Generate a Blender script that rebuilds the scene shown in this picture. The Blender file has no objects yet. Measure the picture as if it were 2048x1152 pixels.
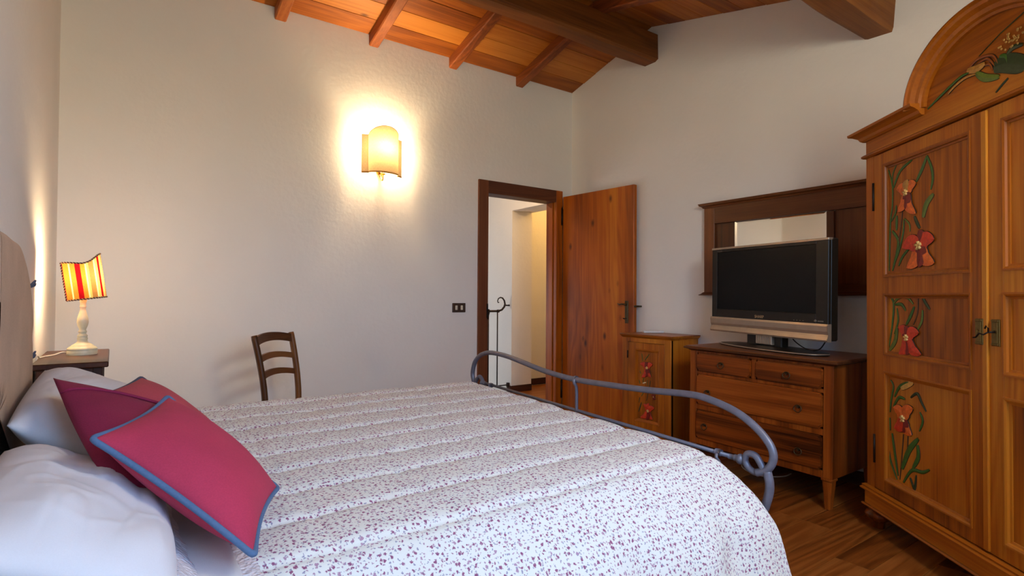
import bpy, bmesh, math, random
from mathutils import Vector, Matrix, noise
random.seed(7)
scene = bpy.context.scene
COL = scene.collection

# ------------------------------------------------------------------ camera
FPX, YAW, PITCH, ROLL, CAMH = 1115.0, math.radians(35.6), math.atan(17 / 1115.0), math.radians(0.35), 1.15
cam_data = bpy.data.cameras.new('camera')
cam = bpy.data.objects.new('camera', cam_data)
COL.objects.link(cam)
cam_data.sensor_width = 36.0
cam_data.lens = FPX / 2048 * 36.0
cam_data.clip_start = 0.05
cam.matrix_world = (Matrix.Translation((0, 0, CAMH)) @ Matrix.Rotation(-YAW, 4, 'Z')
                    @ Matrix.Rotation(math.pi / 2 + PITCH, 4, 'X') @ Matrix.Rotation(ROLL, 4, 'Z'))
scene.camera = cam

# ------------------------------------------------------------------ world, light, exposure
scene.view_settings.view_transform = 'Standard'
scene.view_settings.look = 'None'
scene.view_settings.gamma = 1.0
scene.view_settings.use_curve_mapping = False
scene.view_settings.exposure = 0.40
W = bpy.data.worlds.new('sky')
scene.world = W
W.use_nodes = True
wt = W.node_tree
bgn = wt.nodes['Background']
tc = wt.nodes.new('ShaderNodeTexCoord')
sep = wt.nodes.new('ShaderNodeSeparateXYZ')
rmp = wt.nodes.new('ShaderNodeValToRGB')
mr = wt.nodes.new('ShaderNodeMapRange')
mr.inputs['From Min'].default_value = -1.0
wt.links.new(tc.outputs['Generated'], sep.inputs[0])
wt.links.new(sep.outputs['Z'], mr.inputs['Value'])
wt.links.new(mr.outputs[0], rmp.inputs[0])
rmp.color_ramp.elements[0].position = 0.46
rmp.color_ramp.elements[0].color = (0.27, 0.32, 0.27, 1)      # unseen ground below the horizon, brightened to lift the upper walls
rmp.color_ramp.elements[1].position = 0.54
rmp.color_ramp.elements[1].color = (0.29, 0.58, 1.0, 1)       # blue sky above it
wt.links.new(rmp.outputs[0], bgn.inputs['Color'])
bgn.inputs['Strength'].default_value = 9.4

WIN = (0.1, 1.7, 1.15, 2.4)     # window opening in the near wall: x0, x1, z0, z1
YN = -0.55                         # near wall
def lamp(name, kind, loc, power, color, **kw):
    d = bpy.data.lights.new(name, kind)
    d.energy = power
    d.color = color
    for k, v in kw.items():
        setattr(d, k, v)
    o = bpy.data.objects.new(name, d)
    o.location = loc
    COL.objects.link(o)
    return o
port = lamp('window_portal', 'AREA', ((WIN[0] + WIN[1]) / 2, YN - 0.13, (WIN[2] + WIN[3]) / 2), 1.0, (1, 1, 1),
            shape='RECTANGLE', size=WIN[1] - WIN[0], size_y=WIN[3] - WIN[2])
port.rotation_euler = (math.pi / 2, 0, 0)
port.data.cycles.is_portal = True
WARM = (1.0, 0.60, 0.27)
lamp('hall_ceiling_light', 'POINT', (3.1, 4.95, 2.45), 12.0, (1.0, 0.66, 0.36), shadow_soft_size=0.08)
lamp('room_fill_light', 'POINT', (1.62, -0.40, 2.25), 56.0, (1.0, 0.95, 0.76), shadow_soft_size=0.25)  # unseen fill light behind the camera, added to brighten walls and quilt top
lamp('hall_window_light', 'AREA', (1.62, 6.6, 0.9), 16.0, (0.72, 0.84, 1.0), shape='RECTANGLE', size=1.2, size_y=1.2).rotation_euler = (0, -math.pi / 2, 0)
lamp('hall_alcove_light', 'POINT', (4.75, 5.1, 2.45), 11.0, (1.0, 0.56, 0.15), shadow_soft_size=0.06)

# ------------------------------------------------------------------ helpers
def tag(o, label=None, cat=None, group=None, kind=None):
    if label: o['label'] = label
    if cat: o['category'] = cat
    if group: o['group'] = group
    if kind: o['kind'] = kind
    return o
def empty(name, loc=(0, 0, 0), rot=(0, 0, 0), parent=None):
    o = bpy.data.objects.new(name, None)
    o.location = loc
    o.rotation_euler = rot
    o.empty_display_size = 0.1
    COL.objects.link(o)
    if parent is not None: o.parent = parent
    return o
class MB:
    """collects shapes into one mesh"""
    def __init__(s): s.bm = bmesh.new()
    def merge(s, b, M=None, smooth=False):
        if M is not None: bmesh.ops.transform(b, matrix=M, verts=b.verts)
        if smooth:
            for f in b.faces: f.smooth = True
        me = bpy.data.meshes.new('tmp')
        b.to_mesh(me); b.free()
        s.bm.from_mesh(me)
        bpy.data.meshes.remove(me)
        return s
    def box(s, x0, x1, y0, y1, z0, z1, bev=0.0, M=None, seg=1):
        b = bmesh.new()
        bmesh.ops.create_cube(b, size=1.0)
        for v in b.verts:
            v.co = Vector((x0 + (v.co.x + .5) * (x1 - x0), y0 + (v.co.y + .5) * (y1 - y0), z0 + (v.co.z + .5) * (z1 - z0)))
        if bev > 0: bmesh.ops.bevel(b, geom=list(b.edges), offset=bev, segments=seg, affect='EDGES', profile=0.6)
        return s.merge(b, M, False)
    def taper(s, x0, x1, y0, y1, z0, z1, k, bev=0.0):
        """box whose bottom (z0) is scaled by k about its middle"""
        b = bmesh.new()
        bmesh.ops.create_cube(b, size=1.0)
        for v in b.verts:
            f = k if v.co.z < 0 else 1.0
            v.co = Vector(((x0 + x1) / 2 + v.co.x * f * (x1 - x0), (y0 + y1) / 2 + v.co.y * f * (y1 - y0), z0 + (v.co.z + .5) * (z1 - z0)))
        if bev > 0: bmesh.ops.bevel(b, geom=list(b.edges), offset=bev, segments=1, affect='EDGES')
        return s.merge(b)
    def tube(s, pts, r, n=12, closed=False, caps=True, flat=None):
        pts = [Vector(p) for p in pts]
        b = bmesh.new()
        m = len(pts)
        rings = []
        up = None
        for i, p in enumerate(pts):
            if closed: t = pts[(i + 1) % m] - pts[i - 1]
            else: t = pts[min(i + 1, m - 1)] - pts[max(i - 1, 0)]
            t.normalize()
            if up is None:
                up = Vector((0, 0, 1)) if abs(t.z) < .9 else Vector((1, 0, 0))
            u = (up - t * up.dot(t))
            if u.length < 1e-5: u = t.orthogonal()
            u.normalize()
            up = u
            w = t.cross(u)
            rr = r[i] if isinstance(r, (list, tuple)) else r
            ru, rw = (rr, rr) if flat is None else (rr * flat[0], rr * flat[1])
            rings.append([b.verts.new(p + u * math.cos(2 * math.pi * k / n) * ru + w * math.sin(2 * math.pi * k / n) * rw) for k in range(n)])
        for i in range(m if closed else m - 1):
            a, c = rings[i], rings[(i + 1) % m]
            for k in range(n):
                b.faces.new((a[k], a[(k + 1) % n], c[(k + 1) % n], c[k]))
        if caps and not closed:
            b.faces.new(rings[0][::-1]); b.faces.new(rings[-1])
        return s.merge(b, None, True)
    def lathe(s, prof, loc=(0, 0, 0), n=32, M=None):
        b = bmesh.new()
        rings = []
        for r, z in prof:
            if r < 1e-5: rings.append([b.verts.new((0, 0, z))])
            else: rings.append([b.verts.new((r * math.cos(2 * math.pi * k / n), r * math.sin(2 * math.pi * k / n), z)) for k in range(n)])
        for a, c in zip(rings, rings[1:]):
            for k in range(n):
                k2 = (k + 1) % n
                if len(a) == 1 and len(c) == 1: continue
                if len(a) == 1: b.faces.new((a[0], c[k], c[k2]))
                elif len(c) == 1: b.faces.new((a[k2], a[k], c[0]))
                else: b.faces.new((a[k], a[k2], c[k2], c[k]))
        if len(rings[0]) > 1: b.faces.new(rings[0][::-1])
        if len(rings[-1]) > 1: b.faces.new(rings[-1])
        T = Matrix.Translation(loc)
        s.merge(b, T @ M if M is not None else T, True)
        return s
    def prism(s, poly, axis, a, c, bev=0.0):
        """polygon (2-D points) extruded between a and c along axis; axis 'x': (y,z), 'y': (x,z), 'z': (x,y)"""
        def P(p, t):
            return {'x': (t, p[0], p[1]), 'y': (p[0], t, p[1]), 'z': (p[0], p[1], t)}[axis]
        b = bmesh.new()
        A = [b.verts.new(P(p, a)) for p in poly]
        B = [b.verts.new(P(p, c)) for p in poly]
        n = len(poly)
        b.faces.new(A); b.faces.new(B[::-1])
        for i in range(n): b.faces.new((A[i], B[i], B[(i + 1) % n], A[(i + 1) % n]))
        bmesh.ops.recalc_face_normals(b, faces=b.faces)
        if bev > 0: bmesh.ops.bevel(b, geom=list(b.edges), offset=bev, segments=2, affect='EDGES')
        return s.merge(b)
    def sweep(s, path, prof, closed=True, smooth=False):
        """mitred sweep of prof (offset outward, offset along normal) round a path of (pos, outward, normal)"""
        b = bmesh.new()
        rings = [[b.verts.new(Vector(p) + Vector(o) * u + Vector(nn) * v) for u, v in prof] for p, o, nn in path]
        m, k = len(rings), len(prof)
        for i in range(m if closed else m - 1):
            a, c = rings[i], rings[(i + 1) % m]
            for j in range(k - 1): b.faces.new((a[j], a[j + 1], c[j + 1], c[j]))
        if not closed:
            b.faces.new(rings[0]); b.faces.new(rings[-1][::-1])
        bmesh.ops.recalc_face_normals(b, faces=b.faces)
        return s.merge(b, None, smooth)
    def rect_frame(s, x0, x1, z0, z1, prof, y=0.0):
        """mitred moulding round a rectangle in the local x-z plane; prof: (outset, y offset)"""
        path = [((x0, y, z0), (-1, 0, -1), (0, 1, 0)), ((x1, y, z0), (1, 0, -1), (0, 1, 0)),
                ((x1, y, z1), (1, 0, 1), (0, 1, 0)), ((x0, y, z1), (-1, 0, 1), (0, 1, 0))]
        return s.sweep(path, prof)
    def grid(s, V, wrap_u=False, smooth=True):
        b = bmesh.new()
        R = [[b.verts.new(p) for p in row] for row in V]
        for i in range(len(R) - 1):
            for j in range(len(R[0]) - 1):
                b.faces.new((R[i][j], R[i + 1][j], R[i + 1][j + 1], R[i][j + 1]))
        return s.merge(b, None, smooth)
    def build(s, name, mat, parent=None, recenter=False, sub=0, solid=0):
        bm = s.bm
        loc = Vector((0, 0, 0))
        if recenter and len(bm.verts):
            xs = [v.co for v in bm.verts]
            loc = Vector(((min(v.x for v in xs) + max(v.x for v in xs)) / 2, (min(v.y for v in xs) + max(v.y for v in xs)) / 2, min(v.z for v in xs)))
            bmesh.ops.translate(bm, vec=-loc, verts=bm.verts)
        me = bpy.data.meshes.new(name)
        bm.to_mesh(me); bm.free()
        if mat is not None: me.materials.append(mat)
        o = bpy.data.objects.new(name, me)
        o.location = loc
        COL.objects.link(o)
        if parent is not None: o.parent = parent
        if solid:
            m = o.modifiers.new('solid', 'SOLIDIFY'); m.thickness = solid; m.offset = 0
        if sub:
            m = o.modifiers.new('sub', 'SUBSURF'); m.levels = sub; m.render_levels = sub
        return o
def catmull(pts, k=8, closed=False):
    pts = [Vector(p) for p in pts]
    n = len(pts)
    out = []
    for i in range(n if closed else n - 1):
        p0 = pts[i - 1] if (closed or i > 0) else pts[0]
        p1, p2 = pts[i], pts[(i + 1) % n]
        p3 = pts[(i + 2) % n] if (closed or i + 2 < n) else pts[-1]
        for j in range(k):
            t = j / k
            out.append(0.5 * ((2 * p1) + (p2 - p0) * t + (2 * p0 - 5 * p1 + 4 * p2 - p3) * t * t + (3 * p1 - p0 - 3 * p2 + p3) * t ** 3))
    if not closed: out.append(pts[-1])
    return out

# ------------------------------------------------------------------ materials
def srgb(r, g, b):
    f = lambda c: (c / 255 / 12.92) if c / 255 <= 0.04045 else ((c / 255 + 0.055) / 1.055) ** 2.4
    return (f(r), f(g), f(b), 1.0)
class NT:
    def __init__(s, name):
        s.m = bpy.data.materials.new(name)
        s.m.use_nodes = True
        s.t = s.m.node_tree
        s.b = s.t.nodes['Principled BSDF']
        s.out = s.t.nodes['Material Output']
    def n(s, typ, **kw):
        nd = s.t.nodes.new('ShaderNode' + typ)
        for k, v in kw.items():
            if k.startswith('i_'):
                nd.inputs[k[2:].replace('_', ' ')].default_value = v
            else: setattr(nd, k, v)
        return nd
    def l(s, a, b): s.t.links.new(a, b)
    def ramp(s, src, stops, interp='LINEAR'):
        r = s.n('ValToRGB')
        r.color_ramp.interpolation = interp
        e = r.color_ramp.elements
        while len(e) < len(stops): e.new(0.5)
        for el, (p, c) in zip(e, stops):
            el.position = p
            el.color = c if len(c) == 4 else (*c, 1)
        s.l(src, r.inputs[0])
        return r.outputs[0]
    def math(s, op, a, b=None, c=None):
        nd = s.n('Math', operation=op)
        for i, x in enumerate((a, b, c)):
            if x is None: continue
            if isinstance(x, (int, float)): nd.inputs[i].default_value = x
            else: s.l(x, nd.inputs[i])
        return nd.outputs[0]
    def mix(s, f, a, b, mode='MIX'):
        nd = s.n('Mix', data_type='RGBA', blend_type=mode)
        for i, x in ((0, f), (6, a), (7, b)):
            if isinstance(x, (int, float)): nd.inputs[i].default_value = x
            elif isinstance(x, tuple): nd.inputs[i].default_value = x
            else: s.l(x, nd.inputs[i])
        return nd.outputs[2]
    def bump(s, h, dist=0.002, strength=1.0):
        b = s.n('Bump')
        b.inputs['Distance'].default_value = dist
        b.inputs['Strength'].default_value = strength
        s.l(h, b.inputs['Height'])
        s.l(b.outputs[0], s.b.inputs['Normal'])
def plain(name, col, rough=0.5, metal=0.0, **kw):
    t = NT(name)
    t.b.inputs['Base Color'].default_value = col if len(col) == 4 else (*col, 1)
    t.b.inputs['Roughness'].default_value = rough
    t.b.inputs['Metallic'].default_value = metal
    # faint mottling so that no surface is dead flat
    co = t.n('TexCoord'); nz = t.n('TexNoise', i_Scale=kw.get('scale', 30.0), i_Detail=3.0)
    t.l(co.outputs['Object'], nz.inputs['Vector'])
    v = kw.get('var', 0.12)
    c = t.b.inputs['Base Color'].default_value[:]
    lo = tuple(x * (1 - v) for x in c[:3]) + (1,); hi = tuple(min(1, x * (1 + v)) for x in c[:3]) + (1,)
    t.l(t.ramp(nz.outputs[0], [(0.3, lo), (0.7, hi)]), t.b.inputs['Base Color'])
    if kw.get('bump'): t.bump(nz.outputs[0], kw['bump'])
    return t.m
def wood(name, dark, mid, light, axis='Z', flat=None, rough=0.42, knots=0.0, ring=9.0, fine=0.34, grain=0.06, w3=0.42, stave=0.0, bump=0.0006, scale=1.0, spread=0.25):
    t = NT(name)
    co = t.n('TexCoord'); info = t.n('ObjectInfo')
    off = t.n('VectorMath', operation='SCALE'); 
    comb = t.n('CombineXYZ')
    for i in range(3): t.l(info.outputs['Random'], comb.inputs[i])
    t.l(comb.outputs[0], off.inputs[0]); off.inputs['Scale'].default_value = 37.0
    add = t.n('VectorMath', operation='ADD')
    t.l(co.outputs['Object'], add.inputs[0]); t.l(off.outputs[0], add.inputs[1])
    ax = 'XYZ'.index(axis)
    def stretched(s_across, s_along, squash=False):
        mp = t.n('Mapping')
        sc = [s_across * scale] * 3
        sc[ax] = s_along * scale
        if squash and flat and flat != axis: sc['XYZ'.index(flat)] = 0.0
        mp.inputs['Scale'].default_value = sc
        t.l(add.outputs[0], mp.inputs['Vector'])
        return mp.outputs[0]
    n1 = t.n('TexNoise', i_Scale=1.0, i_Detail=2.0, i_Distortion=0.4)
    t.l(stretched(4.0, 0.4), n1.inputs['Vector'])
    rings = t.math('SINE', t.math('MULTIPLY', n1.outputs[0], ring * 6.283))
    n2 = t.n('TexNoise', i_Scale=1.0, i_Detail=4.0)
    t.l(stretched(110.0, 2.2), n2.inputs['Vector'])
    n3 = t.n('TexNoise', i_Scale=1.0, i_Detail=2.0)
    t.l(stretched(4.0, 0.7), n3.inputs['Vector'])
    v = t.math('ADD', t.math('MULTIPLY', rings, grain), t.math('MULTIPLY', n2.outputs[0], fine))
    v = t.math('ADD', v, t.math('MULTIPLY', n3.outputs[0], w3))
    v = t.math('ADD', v, t.math('MULTIPLY', t.math('SUBTRACT', info.outputs['Random'], 0.5), spread))
    v = t.math('SUBTRACT', v, fine * 0.5 + w3 * 0.5 - 0.5)
    if stave > 0:
        sx = t.n('SeparateXYZ'); t.l(co.outputs['Object'], sx.inputs[0])
        k = t.math('FLOOR', t.math('DIVIDE', sx.outputs[1 if axis == 'Z' else 1], stave))
        wn = t.n('TexWhiteNoise', noise_dimensions='1D'); t.l(k, wn.inputs['W'])
        v = t.math('ADD', v, t.math('MULTIPLY', t.math('SUBTRACT', wn.outputs[0], 0.5), 0.28))
    col = t.ramp(v, [(0.22, dark), (0.5, mid), (0.78, light)])
    if knots > 0:
        vo = t.n('TexVoronoi', i_Scale=1.0, i_Randomness=1.0)
        t.l(stretched(8.0, 4.2, True), vo.inputs['Vector'])
        kn = t.ramp(vo.outputs['Distance'], [(0.06, (1, 1, 1, 1)), (0.15 + 0.05 * knots, (0, 0, 0, 1))])
        sel = t.n('SeparateColor'); t.l(vo.outputs['Color'], sel.inputs[0])
        on = t.math('GREATER_THAN', sel.outputs[0], 1.0 - 0.42 * knots)
        kd = tuple(c * 0.28 for c in dark[:3]) + (1,)
        col = t.mix(t.math('MULTIPLY', t.math('MULTIPLY', kn, on), 0.85), col, kd)
    t.l(col, t.b.inputs['Base Color'])
    t.b.inputs['Roughness'].default_value = rough
    t.b.inputs['Specular IOR Level'].default_value = 0.3
    if bump: t.bump(v, bump)
    return t.m
def wood_set(name, dark, mid, light, **kw):
    return {a: wood(name + '_' + a.lower(), dark, mid, light, axis=a, **kw) for a in 'XYZ'}

def plaster(name, col, b=0.0016):
    t = NT(name)
    co = t.n('TexCoord')
    n1 = t.n('TexNoise', i_Scale=26.0, i_Detail=5.0); t.l(co.outputs['Object'], n1.inputs['Vector'])
    n2 = t.n('TexNoise', i_Scale=1.3, i_Detail=3.0); t.l(co.outputs['Object'], n2.inputs['Vector'])
    lo = tuple(c * 0.955 for c in col[:3]) + (1,)
    t.l(t.ramp(n2.outputs[0], [(0.35, lo), (0.65, col)]), t.b.inputs['Base Color'])
    t.b.inputs['Roughness'].default_value = 0.9
    t.bump(n1.outputs[0], b)
    return t.m
M_wall = plaster('wall_plaster', (0.87, 0.84, 0.79, 1))
M_hall = plaster('hall_plaster', (0.82, 0.79, 0.74, 1))
PINE = wood_set('honey_pine', srgb(112, 54, 6), srgb(178, 98, 16), srgb(206, 132, 36), flat='Y', knots=0.45, rough=0.36, w3=0.8, fine=0.42)
PMOLD = wood_set('pine_moulding', srgb(120, 58, 10), srgb(172, 94, 18), srgb(196, 120, 34), rough=0.34, grain=0.02, fine=0.2)
PINED = wood_set('orange_pine', srgb(122, 54, 4), srgb(178, 90, 8), srgb(204, 120, 24), flat='X', knots=1.0, rough=0.4, w3=.6, stave=0.085, spread=0.1)
CEIL = wood_set('ceiling_pine', srgb(116, 56, 10), srgb(166, 92, 24), srgb(194, 122, 44), flat='Z', knots=0.6, rough=0.5, spread=0.45)
RAFT = wood_set('rafter_wood', srgb(92, 42, 14), srgb(150, 80, 34), srgb(178, 106, 52), rough=0.55, ring=14.0)
BEAM = wood_set('beam_wood', srgb(58, 28, 8), srgb(122, 70, 24), srgb(154, 96, 40), rough=0.6, ring=7.0, bump=0.002)
FRAME = wood_set('door_frame_wood', srgb(66, 32, 16), srgb(104, 56, 30), srgb(128, 76, 44), rough=0.5)
WALNUT = wood_set('walnut', srgb(54, 20, 4), srgb(134, 62, 14), srgb(176, 94, 30), rough=0.33, ring=6.0, spread=0.16, scale=0.9, grain=.10, fine=.5)
DARKW = wood_set('dark_walnut', srgb(34, 17, 10), srgb(74, 38, 20), srgb(100, 56, 32), rough=0.38, ring=6.0)
MIRW = wood_set('mirror_walnut', srgb(56, 28, 12), srgb(100, 54, 24), srgb(130, 76, 38), rough=0.38, ring=6.0)
CHAIRW = wood_set('chair_wood', srgb(58, 32, 14), srgb(104, 62, 30), srgb(130, 84, 44), rough=0.45)
FLOORW = wood_set('floor_wood', srgb(76, 36, 10), srgb(136, 76, 28), srgb(172, 108, 50), rough=0.33, ring=15.0, spread=0.3, grain=.085)
SKIRT = wood_set('skirting_wood', srgb(40, 18, 12), srgb(66, 34, 22), srgb(84, 46, 30), rough=0.4)
M_iron = plain('grey_painted_iron', srgb(112, 112, 126), 0.42, 0.25, bump=0.0004)
M_black_iron = plain('black_wrought_iron', srgb(48, 36, 30), 0.5, 0.6)
M_brass = plain('aged_brass', srgb(128, 104, 56), 0.4, 0.8, scale=120, bump=0.0008)
M_bronze = plain('aged_bronze', srgb(84, 68, 44), 0.42, 0.75, scale=90, bump=0.0008)
M_dark_metal = plain('dark_hinge_metal', srgb(40, 30, 24), 0.5, 0.6)
M_cream = plain('cream_paint', srgb(222, 212, 176), 0.4, scale=60, var=0.05)
M_black_plastic = plain('black_plastic', srgb(34, 27, 20), 0.35)
M_black_plastic.node_tree.nodes['Principled BSDF'].inputs['Specular IOR Level'].default_value = 0.3
M_screen = plain('screen_glass', srgb(10, 8, 6), 0.22, var=0.02)
M_screen.node_tree.nodes['Principled BSDF'].inputs['Specular IOR Level'].default_value = 0.18
M_silver = plain('silver_plastic', srgb(178, 158, 136), 0.32, 0.55, var=0.04)
M_white_plastic = plain('white_plastic', srgb(232, 230, 226), 0.4, var=0.03)
M_cord_white = plain('white_cord', srgb(228, 220, 200), 0.5)
M_brown_plastic = plain('brown_plastic', srgb(66, 44, 32), 0.4)
M_ivory = plain('ivory_plastic', srgb(214, 206, 186), 0.4)
# ------------------------------------------------------------------ room shell
XL, XB, YA = -0.273, 3.766, 4.231
YR, ZR = 3.2, 3.49                                  # ridge
ZA = 3.215                                          # eave at the far wall
SL, SR = (ZR - ZA) / (YA - YR), 0.24                # roof slopes
ZN = ZR - SR * (YR - YN)
def roof_z(y): return ZR - SL * (y - YR) if y > YR else ZR - SR * (YR - y)
T = 0.12
def structure(mb, name, mat): return tag(mb.build(name, mat), kind='structure')
DX0, DX1, DZ = 2.751, 3.55, 2.084                   # door opening
m = MB()
m.box(XL - T, DX0 - 0.02, YA, YA + T, 0, ZA + 0.02); m.box(DX1 + 0.02, 5.6, YA, YA + T, 0, ZA + 0.02); m.box(DX0 - 0.02, DX1 + 0.02, YA, YA + T, DZ + 0.02, ZA + 0.02)
structure(m, 'wall_far', M_wall)
gable = [(YN - T, 0), (YA, 0), (YA, ZA + 0.02), (YR, ZR + 0.02), (YN - T, ZN)]
structure(MB().prism(gable, 'x', XB, XB + T), 'wall_right', M_wall)
structure(MB().prism(gable, 'x', XL - T, XL), 'wall_left', M_wall)
m = MB()
m.box(XL, WIN[0], YN - T, YN, 0, ZN); m.box(WIN[1], XB, YN - T, YN, 0, ZN)
m.box(WIN[0], WIN[1], YN - T, YN, 0, WIN[2]); m.box(WIN[0], WIN[1], YN - T, YN, WIN[3], ZN)
structure(m, 'wall_near', M_wall)
# window in the near wall (behind the camera)
wn = tag(empty('window_1', ((WIN[0] + WIN[1]) / 2, YN, WIN[2])), kind='structure')
hw, hh = (WIN[1] - WIN[0]) / 2, WIN[3] - WIN[2]
m = MB()
m.box(-hw, -hw + .06, -.09, -.03, 0, hh, .004); m.box(hw - .06, hw, -.09, -.03, 0, hh, .004)
m.box(-hw + .06, hw - .06, -.09, -.03, 0, .06, .004); m.box(-hw + .06, hw - .06, -.09, -.03, hh - .06, hh, .004)
m.box(-.04, .04, -.09, -.03, .06, hh - .06, .004)
m.build('window_frame', FRAME['Z'], wn)
gl = NT('window_glass')
tr = gl.n('BsdfTransparent'); gs = gl.n('BsdfGlossy', i_Roughness=0.0); mx = gl.n('MixShader', i_Fac=0.06)
gl.l(tr.outputs[0], mx.inputs[1]); gl.l(gs.outputs[0], mx.inputs[2]); gl.l(mx.outputs[0], gl.out.inputs[0])
for x0, x1 in ((-hw + .06, -.04), (.04, hw - .06)):
    MB().box(x0, x1, -.063, -.059, .06, hh - .06).build('pane', gl.m, wn)
MB().box(-hw - .04, hw + .04, -.02, .05, -.03, 0, .006).build('window_sill', FRAME['X'], wn)

# floor: backing with one object per board
m = MB(); m.box(XL - T, XB + T, YN - T, YA + T, -0.14, -0.02); m.box(1.5, 5.6, YA + T, 5.45, -0.14, -0.02); m.box(4.2, 5.6, 5.45, 5.8, -0.14, -0.02)
floor = structure(m, 'floor', plain('floor_backing', srgb(40, 22, 12), 0.8))
boards = {}
def board(x0, x1, y0, w):
    L = round(x1 - x0, 2)
    key = (L, round(w, 3))
    if key not in boards:
        o = MB().box(-L / 2 + .0008, L / 2 - .0008, .0008, w - .0008, -0.0195, 0, 0.0016).build('plank', FLOORW['X'], floor)
        boards[key] = o
    else:
        o = boards[key].copy(); COL.objects.link(o); o.parent = floor
    o.location = ((x0 + x1) / 2, y0, 0)
    return o
bw = 0.145
rr = random.Random(3)
y = YN
while y < YA - 0.01:
    w = min(bw, YA - y)
    cuts = [XL]
    x = XL + rr.choice([0.5, 0.8, 1.1, 1.4, 1.7])
    while x < XB - 0.3:
        cuts.append(x); x += rr.choice([1.2, 1.5, 1.8])
    cuts.append(XB)
    for a, b in zip(cuts, cuts[1:]): board(a, b, y, w)
    y += bw
y = YA
while y < 5.44:
    w = min(bw, 5.45 - y)
    xs = (2.76, 3.54) if y < YA + T - 0.02 else (1.6, rr.choice([2.9, 3.2, 3.5]), 5.5)
    for a, b in zip(xs, xs[1:]): board(a, b, y, w)
    y += bw
y = 5.45
for k in range(2): board(4.21, 5.5, y + k * .145, .145)

# ceiling: slab above, one object per board below, rafters and beams
roof = [(YN - T, ZN + .03 - SR * T), (YR, ZR + .03), (YA + T, ZA + .03 - SL * T), (YA + T, ZA + .13 - SL * T), (YR, ZR + .13), (YN - T, ZN + .13 - SR * T)]
ceiling = structure(MB().prism(roof, 'x', XL - T, XB + T), 'ceiling', plain('roof_slab', srgb(60, 34, 16), 0.9))
cb = {}
def cboard(x0, x1, d0, w, side):
    L = round(x1 - x0, 2)
    key = (L, round(w, 3))
    if key not in cb:
        cb[key] = MB().box(-L / 2 + .001, L / 2 - .001, .0015, w - .0015, 0.0, .02, .0025).build('plank', CEIL['X'], ceiling)
        o = cb[key]
    else:
        o = cb[key].copy(); COL.objects.link(o); o.parent = ceiling
    if side == 'far':
        a = math.atan(SL)
        o.rotation_euler = (a, 0, math.pi)
        o.location = ((x0 + x1) / 2, YR + d0 * math.cos(a) + w * 0, ZR - d0 * math.sin(a))
        o.rotation_euler = (-a, 0, 0)
    else:
        a = math.atan(SR)
        o.rotation_euler = (a, 0, 0)
        o.location = ((x0 + x1) / 2, YR - (d0 + w) * math.cos(a), ZR - (d0 + w) * math.sin(a))
    return o
RX = [0.2, 0.916, 1.621, 2.343, 3.061]
cw = 0.178
for side, length in (('far', (YA - YR) / math.cos(math.atan(SL)) - .002), ('near', (YR - YN) / math.cos(math.atan(SR)))):
    d = 0.0
    k = 0
    while d < length - 0.02:
        w = min(cw, length - d)
        j = RX[(2 + k * 2) % 5] + 0.04
        for a, b in zip((XL, j), (j, XB)):
            cboard(a, b, d, w, side)
        d += cw; k += 1
def rough_beam(name, x0, x1, y0, y1, z0, z1, mat, amp, seed, parent, n=26, cham=.02):
    """hewn timber along x with slightly wandering faces"""
    sec = [(y0 + cham, z0), (y1 - cham, z0), (y1, z0 + cham), (y1, z1), (y0, z1), (y0, z0 + cham)]
    V = []
    for i in range(n + 1):
        x = x0 + (x1 - x0) * i / n
        row = []
        for j, (yy, zz) in enumerate(sec + sec[:1]):
            jj = j % len(sec)
            q = noise.noise(Vector((x * 1.7 + seed, jj * 3.1, seed))) * amp
            q2 = noise.noise(Vector((x * 1.3 - seed, jj * 5.3, seed + 9))) * amp
            row.append((x, yy + q, zz + (q2 if jj not in (3, 4) else 0)))
        V.append(row)
    mb = MB().grid(V, smooth=False)
    o = mb.build(name, mat, parent)
    return o
rough_beam('ridge_beam', XL, XB, 3.137, 3.304, 3.172, 3.40, BEAM['X'], .012, 2.0, ceiling)
rough_beam('purlin_beam', XL, XB, 1.357, 1.525, 2.745, 2.98, BEAM['X'], .022, 5.0, ceiling)
def rafter(x):
    hgt = .085
    for side in ('far', 'near'):
        y0, y1 = (YR, YA) if side == 'far' else (YN, YR)
        V = []
        n = 10 if side == 'far' else 26
        for i in range(n + 1):
            yy = y0 + (y1 - y0) * i / n
            z = roof_z(yy) if side == 'near' else ZR - SL * (yy - YR)
            q = [noise.noise(Vector((x * 7 + k, yy * 1.5, k * 2.0))) * .004 for k in range(4)]
            V.append([(x + q[0], yy, z + .004), (x + q[0], yy, z - hgt + .008), (x + .008 + q[0], yy, z - hgt + q[1]), (x + .074 + q[2], yy, z - hgt + q[1]), (x + .082 + q[2], yy, z - hgt + .008), (x + .082 + q[2], yy, z + .004)])
        mb = MB().grid(V, smooth=False)
        mb.build('rafter', RAFT['Y'], ceiling)
for x in RX: rafter(x)

# baseboards
structure(MB().box(XB - .016, XB, -0.54, 3.2, 0.0005, .085, .003), 'baseboard_right', SKIRT['Y'])
structure(MB().box(XL, DX0 - .11, YA - .016, YA, 0.0005, .085, .003), 'baseboard_far', SKIRT['X'])
structure(MB().box(XL, XL + .016, YN, YA - .02, 0.0005, .085, .003), 'baseboard_left', SKIRT['Y'])

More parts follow.
